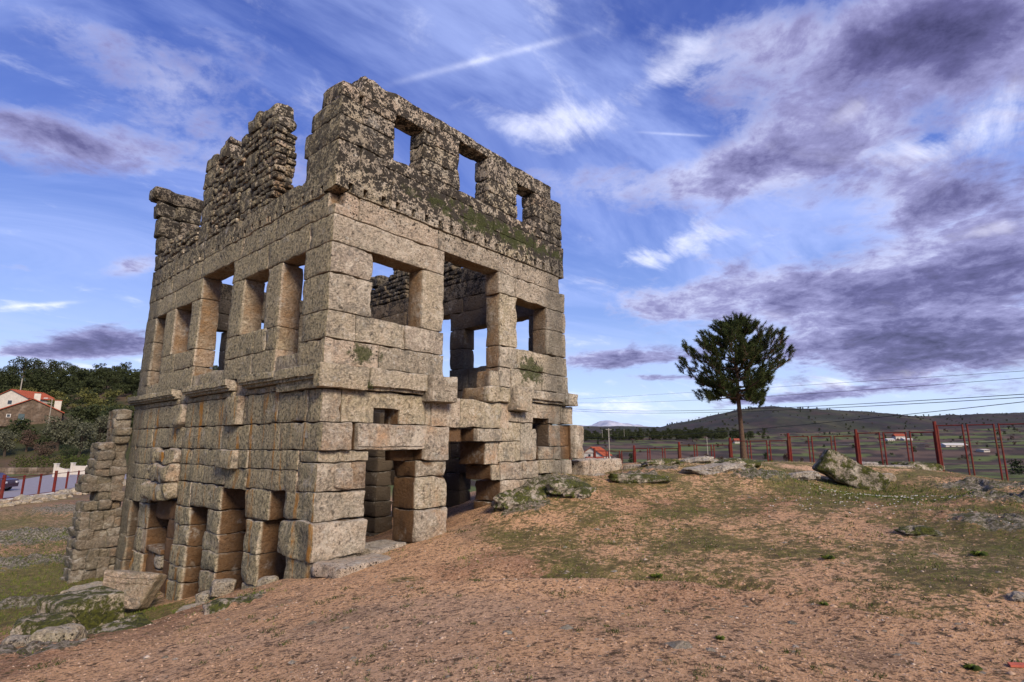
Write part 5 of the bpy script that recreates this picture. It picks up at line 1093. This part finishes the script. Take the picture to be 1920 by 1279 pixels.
h1, sl = gable_house('stone_house', (xh, 118, zh-.6), 10.6, 15, 3.2, 5.9, 'house_stone', 'old brown stone house with orange tiled roof and dark door on the left hillside', R(40))
def sub(o, name, mat, x0, x1, y0, y1, z0, z1): return MB().box(x0, x1, y0, y1, z0, z1).build(name, mat, o)
dr = sub(h1, 'door', 'door_paint', -1.9, -.9, -.06, .04, .5, 2.7); sub(dr, 'handle', 'steel', -1.1, -1.02, -.1, -.061, 1.5, 1.65)
wi = sub(h1, 'window', 'concrete', -3.8, -3.1, -.05, .05, 1.9, 2.6); sub(wi, 'pane', 'glass_dark', -3.7, -3.2, -.08, -.051, 1.98, 2.52)
ch = sub(h1, 'chimney', 'white_wall', .1, 1.2, 1.2, 2.1, 5.0, 7.3); sub(ch, 'cap', 'roof_tile', 0, 1.3, 1.1, 2.2, 7.302, 7.45)
ch = sub(h1, 'chimney', 'white_wall', 3.7, 4.9, 1.6, 2.6, 3.4, 5.9); sub(ch, 'cap', 'roof_tile', 3.6, 5.0, 1.5, 2.7, 5.902, 6.05)
xw, zw = px_at(16, 770, 134.); h2, _ = gable_house('white_house', (xw, 134, zw-1.5), 8.5, 9, 4.6, 6.6, 'white_wall', 'white gabled house with orange roof just behind the stone house', 0)
wi = sub(h2, 'window', 'concrete', -.6, .6, -.05, .05, 3.0, 4.1); sub(wi, 'pane', 'glass_dark', -.5, .5, -.08, -.051, 3.1, 4.0)
# street lamp and pole
xl, zl = px_at(88, 800, 110.); lp = empty('street_lamp', (xl+.2, 110, zl-1.5), label='grey street lamp with short arm beside the stone house', category='street lamp')
MB().tube([(0, 0, 0), (0, 0, 7.0)], [.09, .06], 8).build('pole', 'pole_grey', lp, True); MB().tube([(0, 0, 6.9), (-.5, 0, 7.15), (-1.0, 0, 7.15)], .04, 6).build('arm', 'pole_grey', lp, True)
V, q = cellbox((-1.7, -.14, 7.05), (-.95, .14, 7.25), (), .2, .05); mesh_obj('lamp_head', V, q, 'concrete', lp)
def pole(px, pyt, pyb, Y, lab, arm=True, grp='wooden utility poles'):
    x, zt = px_at(px, pyt, Y); _, zb = px_at(px, pyb, Y); e = empty('utility_pole', (x, Y, zb-.5), label=lab, category='utility pole', group=grp); H = zt-zb+.5; rd_ = .0042*H+.10
    MB().tube([(0, 0, 0), (0, 0, H)], [rd_*1.2, rd_], 8).build('post', 'pole_grey', e, True)
    if arm:
        MB().box(-.8, .8, -.06, .06, H-.45, H-.33).build('crossarm', 'pole_grey', e)
        for k in (-.65, 0, .65): MB().tube([(k, 0, H-.33), (k, 0, H-.12)], .05, 6).build('insulator', 'glass_dark', e, True)
    return e
pole(42, 710, 752, 150., 'slender pale pole rising behind the white house on the left hill', False)
pole(1141, 803, 862, 150., 'pale utility pole behind the white house right of the tower')
pole(1129, 806, 820, 520., 'tiny distant utility pole left of the tallest one'); pole(1170, 805, 818, 560., 'tiny distant utility pole right of the tallest one'); pole(1325, 820, 850, 190., 'thin utility pole seen through the red fence left of the pine', False)
# parked car at the left edge
cx, cz = px_at(-35, 920, 46.); cz = left_h(cx, 46.)+.08
car = empty('parked_car', (cx, 46, cz), R(8), label='dark purple car on the road at the left picture edge', category='car')
prof = [(-2.1, .35), (-2.12, .75), (-1.95, .92), (-1.15, 1.0), (-.55, 1.42), (.85, 1.45), (1.6, 1.02), (2.05, .92), (2.14, .62), (2.1, .32)]
bb = MB(); n_ = len(prof); Vc = []
for y, k in ((-.82, 1), (-.72, 0), (.72, 0), (.82, 1)):
    for (a, b_) in prof: Vc.append((a, y*(1 if b_ < 1.0 else .86), b_))
Fc_ = [tuple(range(n_))[::-1], tuple(3*n_+i for i in range(n_))]
for s_ in range(3):
    for i in range(n_): j = (i+1) % n_; Fc_.append((s_*n_+i, s_*n_+j, (s_+1)*n_+j, (s_+1)*n_+i))
mesh_obj('body', Vc, Fc_, 'car_paint', car, True, 30)
for y in (-.76, .76):
    s_ = 1 if y > 0 else -1
    mesh_obj('window', [(-1.0, y*.97+s_*.05, 1.02), (-.5, y*.93+s_*.02, 1.36), (.1, y*.93+s_*.02, 1.38), (.1, y*.97+s_*.05, 1.03)], [(0, 1, 2, 3), (3, 2, 1, 0)][:1], 'glass_dark', car, False); mesh_obj('window', [(.18, y*.97+s_*.05, 1.03), (.18, y*.93+s_*.02, 1.38), (.8, y*.93+s_*.02, 1.38), (1.35, y*.97+s_*.05, 1.05)], [(0, 1, 2, 3)], 'glass_dark', car, False)
for x in (-1.3, 1.32):
    for y in (-.80, .80):
        wl_ = MB().tube([(x, y-.1, .32), (x, y+.1, .32)], .32, 18).build('wheel', 'rubber', car, True); MB().tube([(x, y-.115, .32), (x, y+.115, .32)], .18, 12).build('rim', 'steel', wl_, True)
for y in (-.6, .6): V, q = cellbox((2.05, y-.14, .62), (2.16, y+.14, .78), (), .1, .03); mesh_obj('headlight', V, q, 'steel', car)

# ---------------------------------------------------------------- right-hand fence, cables, valley houses
fr = empty('metal_fence', (16.9, 22.0, -1.2), label='rust red metal panel fence with paired uprights stepping along the right crest', category='fence')
Pn = lambda n: np.array((16.901-1.98632*n, 22.0+1.92629*n)); tops = {0: .95, 1: .70, 2: .58, 3: .40, 4: .21, 5: .03, 6: -.12, 7: -.25, -1: 1.0, -2: 1.05, -3: 1.05}
def seg(a, b_, r_, name): MB().tube([a-np.array((16.9, 22.0, -1.2)), b_-np.array((16.9, 22.0, -1.2))], r_, 8).build(name, 'red_paint', fr, True)
for n in range(-3, 8):
    p = Pn(n); zt = tops[n]; gz = min(GH(*p), zt-1.7)-.25; seg(np.array((*p, gz)), np.array((*p, zt+.05)), .062, 'post')
    if n < 7:
        q_ = Pn(n+1); zt = tops[n+1]-.09 if n >= 0 else tops[n+1]-.09; d = (q_-p)
        for k in range(3):
            a = p+d*(k/3+.026); b_ = p+d*((k+1)/3-.026); za = min(GH(*a), zt-1.6)+.02; 
            seg(np.array((*a, za-.2)), np.array((*a, zt)), .030, 'upright'); seg(np.array((*b_, za-.2)), np.array((*b_, zt)), .030, 'upright'); seg(np.array((*a, zt-.03)), np.array((*b_, zt-.03)), .022, 'rail'); seg(np.array((*a, za+.06)), np.array((*b_, za+.06)), .018, 'rail')
            if k < 2: 
                m = p+d*((k+1)/3); seg(np.array((*(m-d*.026), zt-.25)), np.array((*(m+d*.026), zt-.25)), .014, 'bracket')
# cables: points on a plan line, sagging
def cable(pts, rad, lab):
    A = np.array((at_y(1078, 760, 165.)[0], 165.)); B_ = np.array((at_y(1920, 760, 52.)[0], 52.)); S = []; Z = []
    for px, py in pts:
        r_ = ray(px, py); t = r_[0]/r_[1]; d = B_-A; s_ = (t*A[1]-A[0])/(d[0]-t*d[1]); Y = A[1]+d[1]*s_; S.append(s_); Z.append(Y*r_[2]/r_[1])
    co = np.polyfit(S, Z, 2 if len(pts) > 2 else 1); P3 = []
    for s_ in np.linspace(-.55, 1.35, 90): p = A+(B_-A)*s_; P3.append((p[0], p[1], float(np.polyval(co, s_))))
    V, Fq = tube(P3, rad, 5); mesh_obj('power_cable', V, Fq, 'cable_black', None, True, label=lab, category='cable', group='power cables across the valley')
cable([(1080, 748.7), (1299, 734.6), (1453, 726.7), (1560, 720), (1915, 695)], .020, 'highest power cable passing behind the pine crown'); cable([(1080, 755.4), (1326, 749.5), (1398, 745), (1560, 735.7), (1915, 709)], .024, 'second highest power cable crossing under the pine crown')
cable([(1078, 767), (1379, 767.3), (1560, 761), (1915, 739)], .036, 'upper of the two close thick cables crossing the pine trunk'); cable([(1078, 770.6), (1379, 771.8), (1560, 765.5), (1915, 745)], .036, 'lower of the two close thick cables crossing the pine trunk'); cable([(1193, 819), (1379, 807), (1500, 796), (1631, 787), (1727, 774), (1915, 753)], .036, 'lowest power cable running across the dark hill')
# white house below the tower's right corner
Yq = 150.; xh, zh = px_at(1112, 866, Yq); wh, _ = gable_house('white_house', (xh-.4, Yq, zh-1.2), 6.2, 9, 2.9, 5.0, 'white_wall', 'small white gabled house just right of the tower beyond the fence', R(-24)); wi = sub(wh, 'window', 'concrete', -.9, -.1, -.05, .05, 2.5, 3.3); sub(wi, 'pane', 'glass_dark', -.82, -.18, -.08, -.051, 2.58, 3.22)
sd, _ = gable_house('shed', (xh-2.6, Yq-7, zh-1.6), 5.2, 5, 1.6, 2.9, 'house_stone', 'low shed with bright orange roof before the small white house', R(-60))
def vhouse(px, pyt, pyb, wpx, Y, roofm, lab, wm='white_wall'):
    x, zt = px_at(px, pyt, Y); _, zb = px_at(px, pyb, Y); w_ = wpx*Y/1035; H = zt-zb; e = empty('farm_house', (x, Y, zb), R(-10), label=lab, category='house', group='houses far across the valley')
    MB().box(-w_/2, w_/2, 0, 9, -3, H*.62).build('wall', wm, e)
    V = [(-w_/2-.5, -.5, H*.62), (w_/2+.5, -.5, H*.62), (w_/2+.5, 9.5, H*.62), (-w_/2-.5, 9.5, H*.62), (-w_/2-.3, 4.5, H), (w_/2+.3, 4.5, H)]; mesh_obj('roof', V, [(0, 1, 5, 4), (2, 3, 4, 5), (1, 2, 5), (3, 0, 4), (3, 2, 1, 0)], roofm, e, False)
    for k in range(3): wi = MB().box(-w_/2+w_*(k+.6)/3.4, -w_/2+w_*(k+.85)/3.4, -.1, .02, H*.2, H*.42).build('window', 'glass_dark', e)
vhouse(1688, 813, 826, 17, 640., 'roof_tile', 'white house with bright red roof in the middle of the far valley'); vhouse(1682, 845, 854, 19, 517., 'white_wall', 'low white farm house nearest in the valley, seen between fence posts'); vhouse(1793, 831, 840, 36, 455., 'concrete', 'long low white building on the far valley slope'); vhouse(1703, 821, 828, 14, 600., 'concrete', 'small grey outbuilding right of the red roofed house'); vhouse(1671, 822, 828, 12, 600., 'concrete', 'pale outbuilding left of the red roofed house'); vhouse(1850, 842, 847, 10, 395., 'white_wall', 'tiny white building at the valley road'); vhouse(1382, 822, 832, 9, 640., 'roof_tile', 'tiny reddish house right behind the pine trunk')
V = []; n_ = 60
for i in range(n_):
    px = 1400+i*10; Y = 560.-i*1.2; x, _ = px_at(px, 840, Y)
    for s_ in (-2.2, 2.2): V.append((x, Y+s_*1.6, float(far_h(np.array([x]), np.array([Y]))[0])+.6))
mesh_obj('valley_road', V, np.array([(2*i, 2*i+2, 2*i+3, 2*i+1) for i in range(n_-1)]), 'concrete', None, True, kind='structure')
# small plant in the string course joint
g = np.random.default_rng(5); f = Foliage(); f.cloud(g, (0, 0, 0), (.07, .05, .10), 90, .018); o = f.build('wall_plant', 'hedge_leaf', None, label='small green plant growing from the string course joint near the corner', category='plant'); x, y = uv(.97, -.22); o.location = (x, y, 1.27)
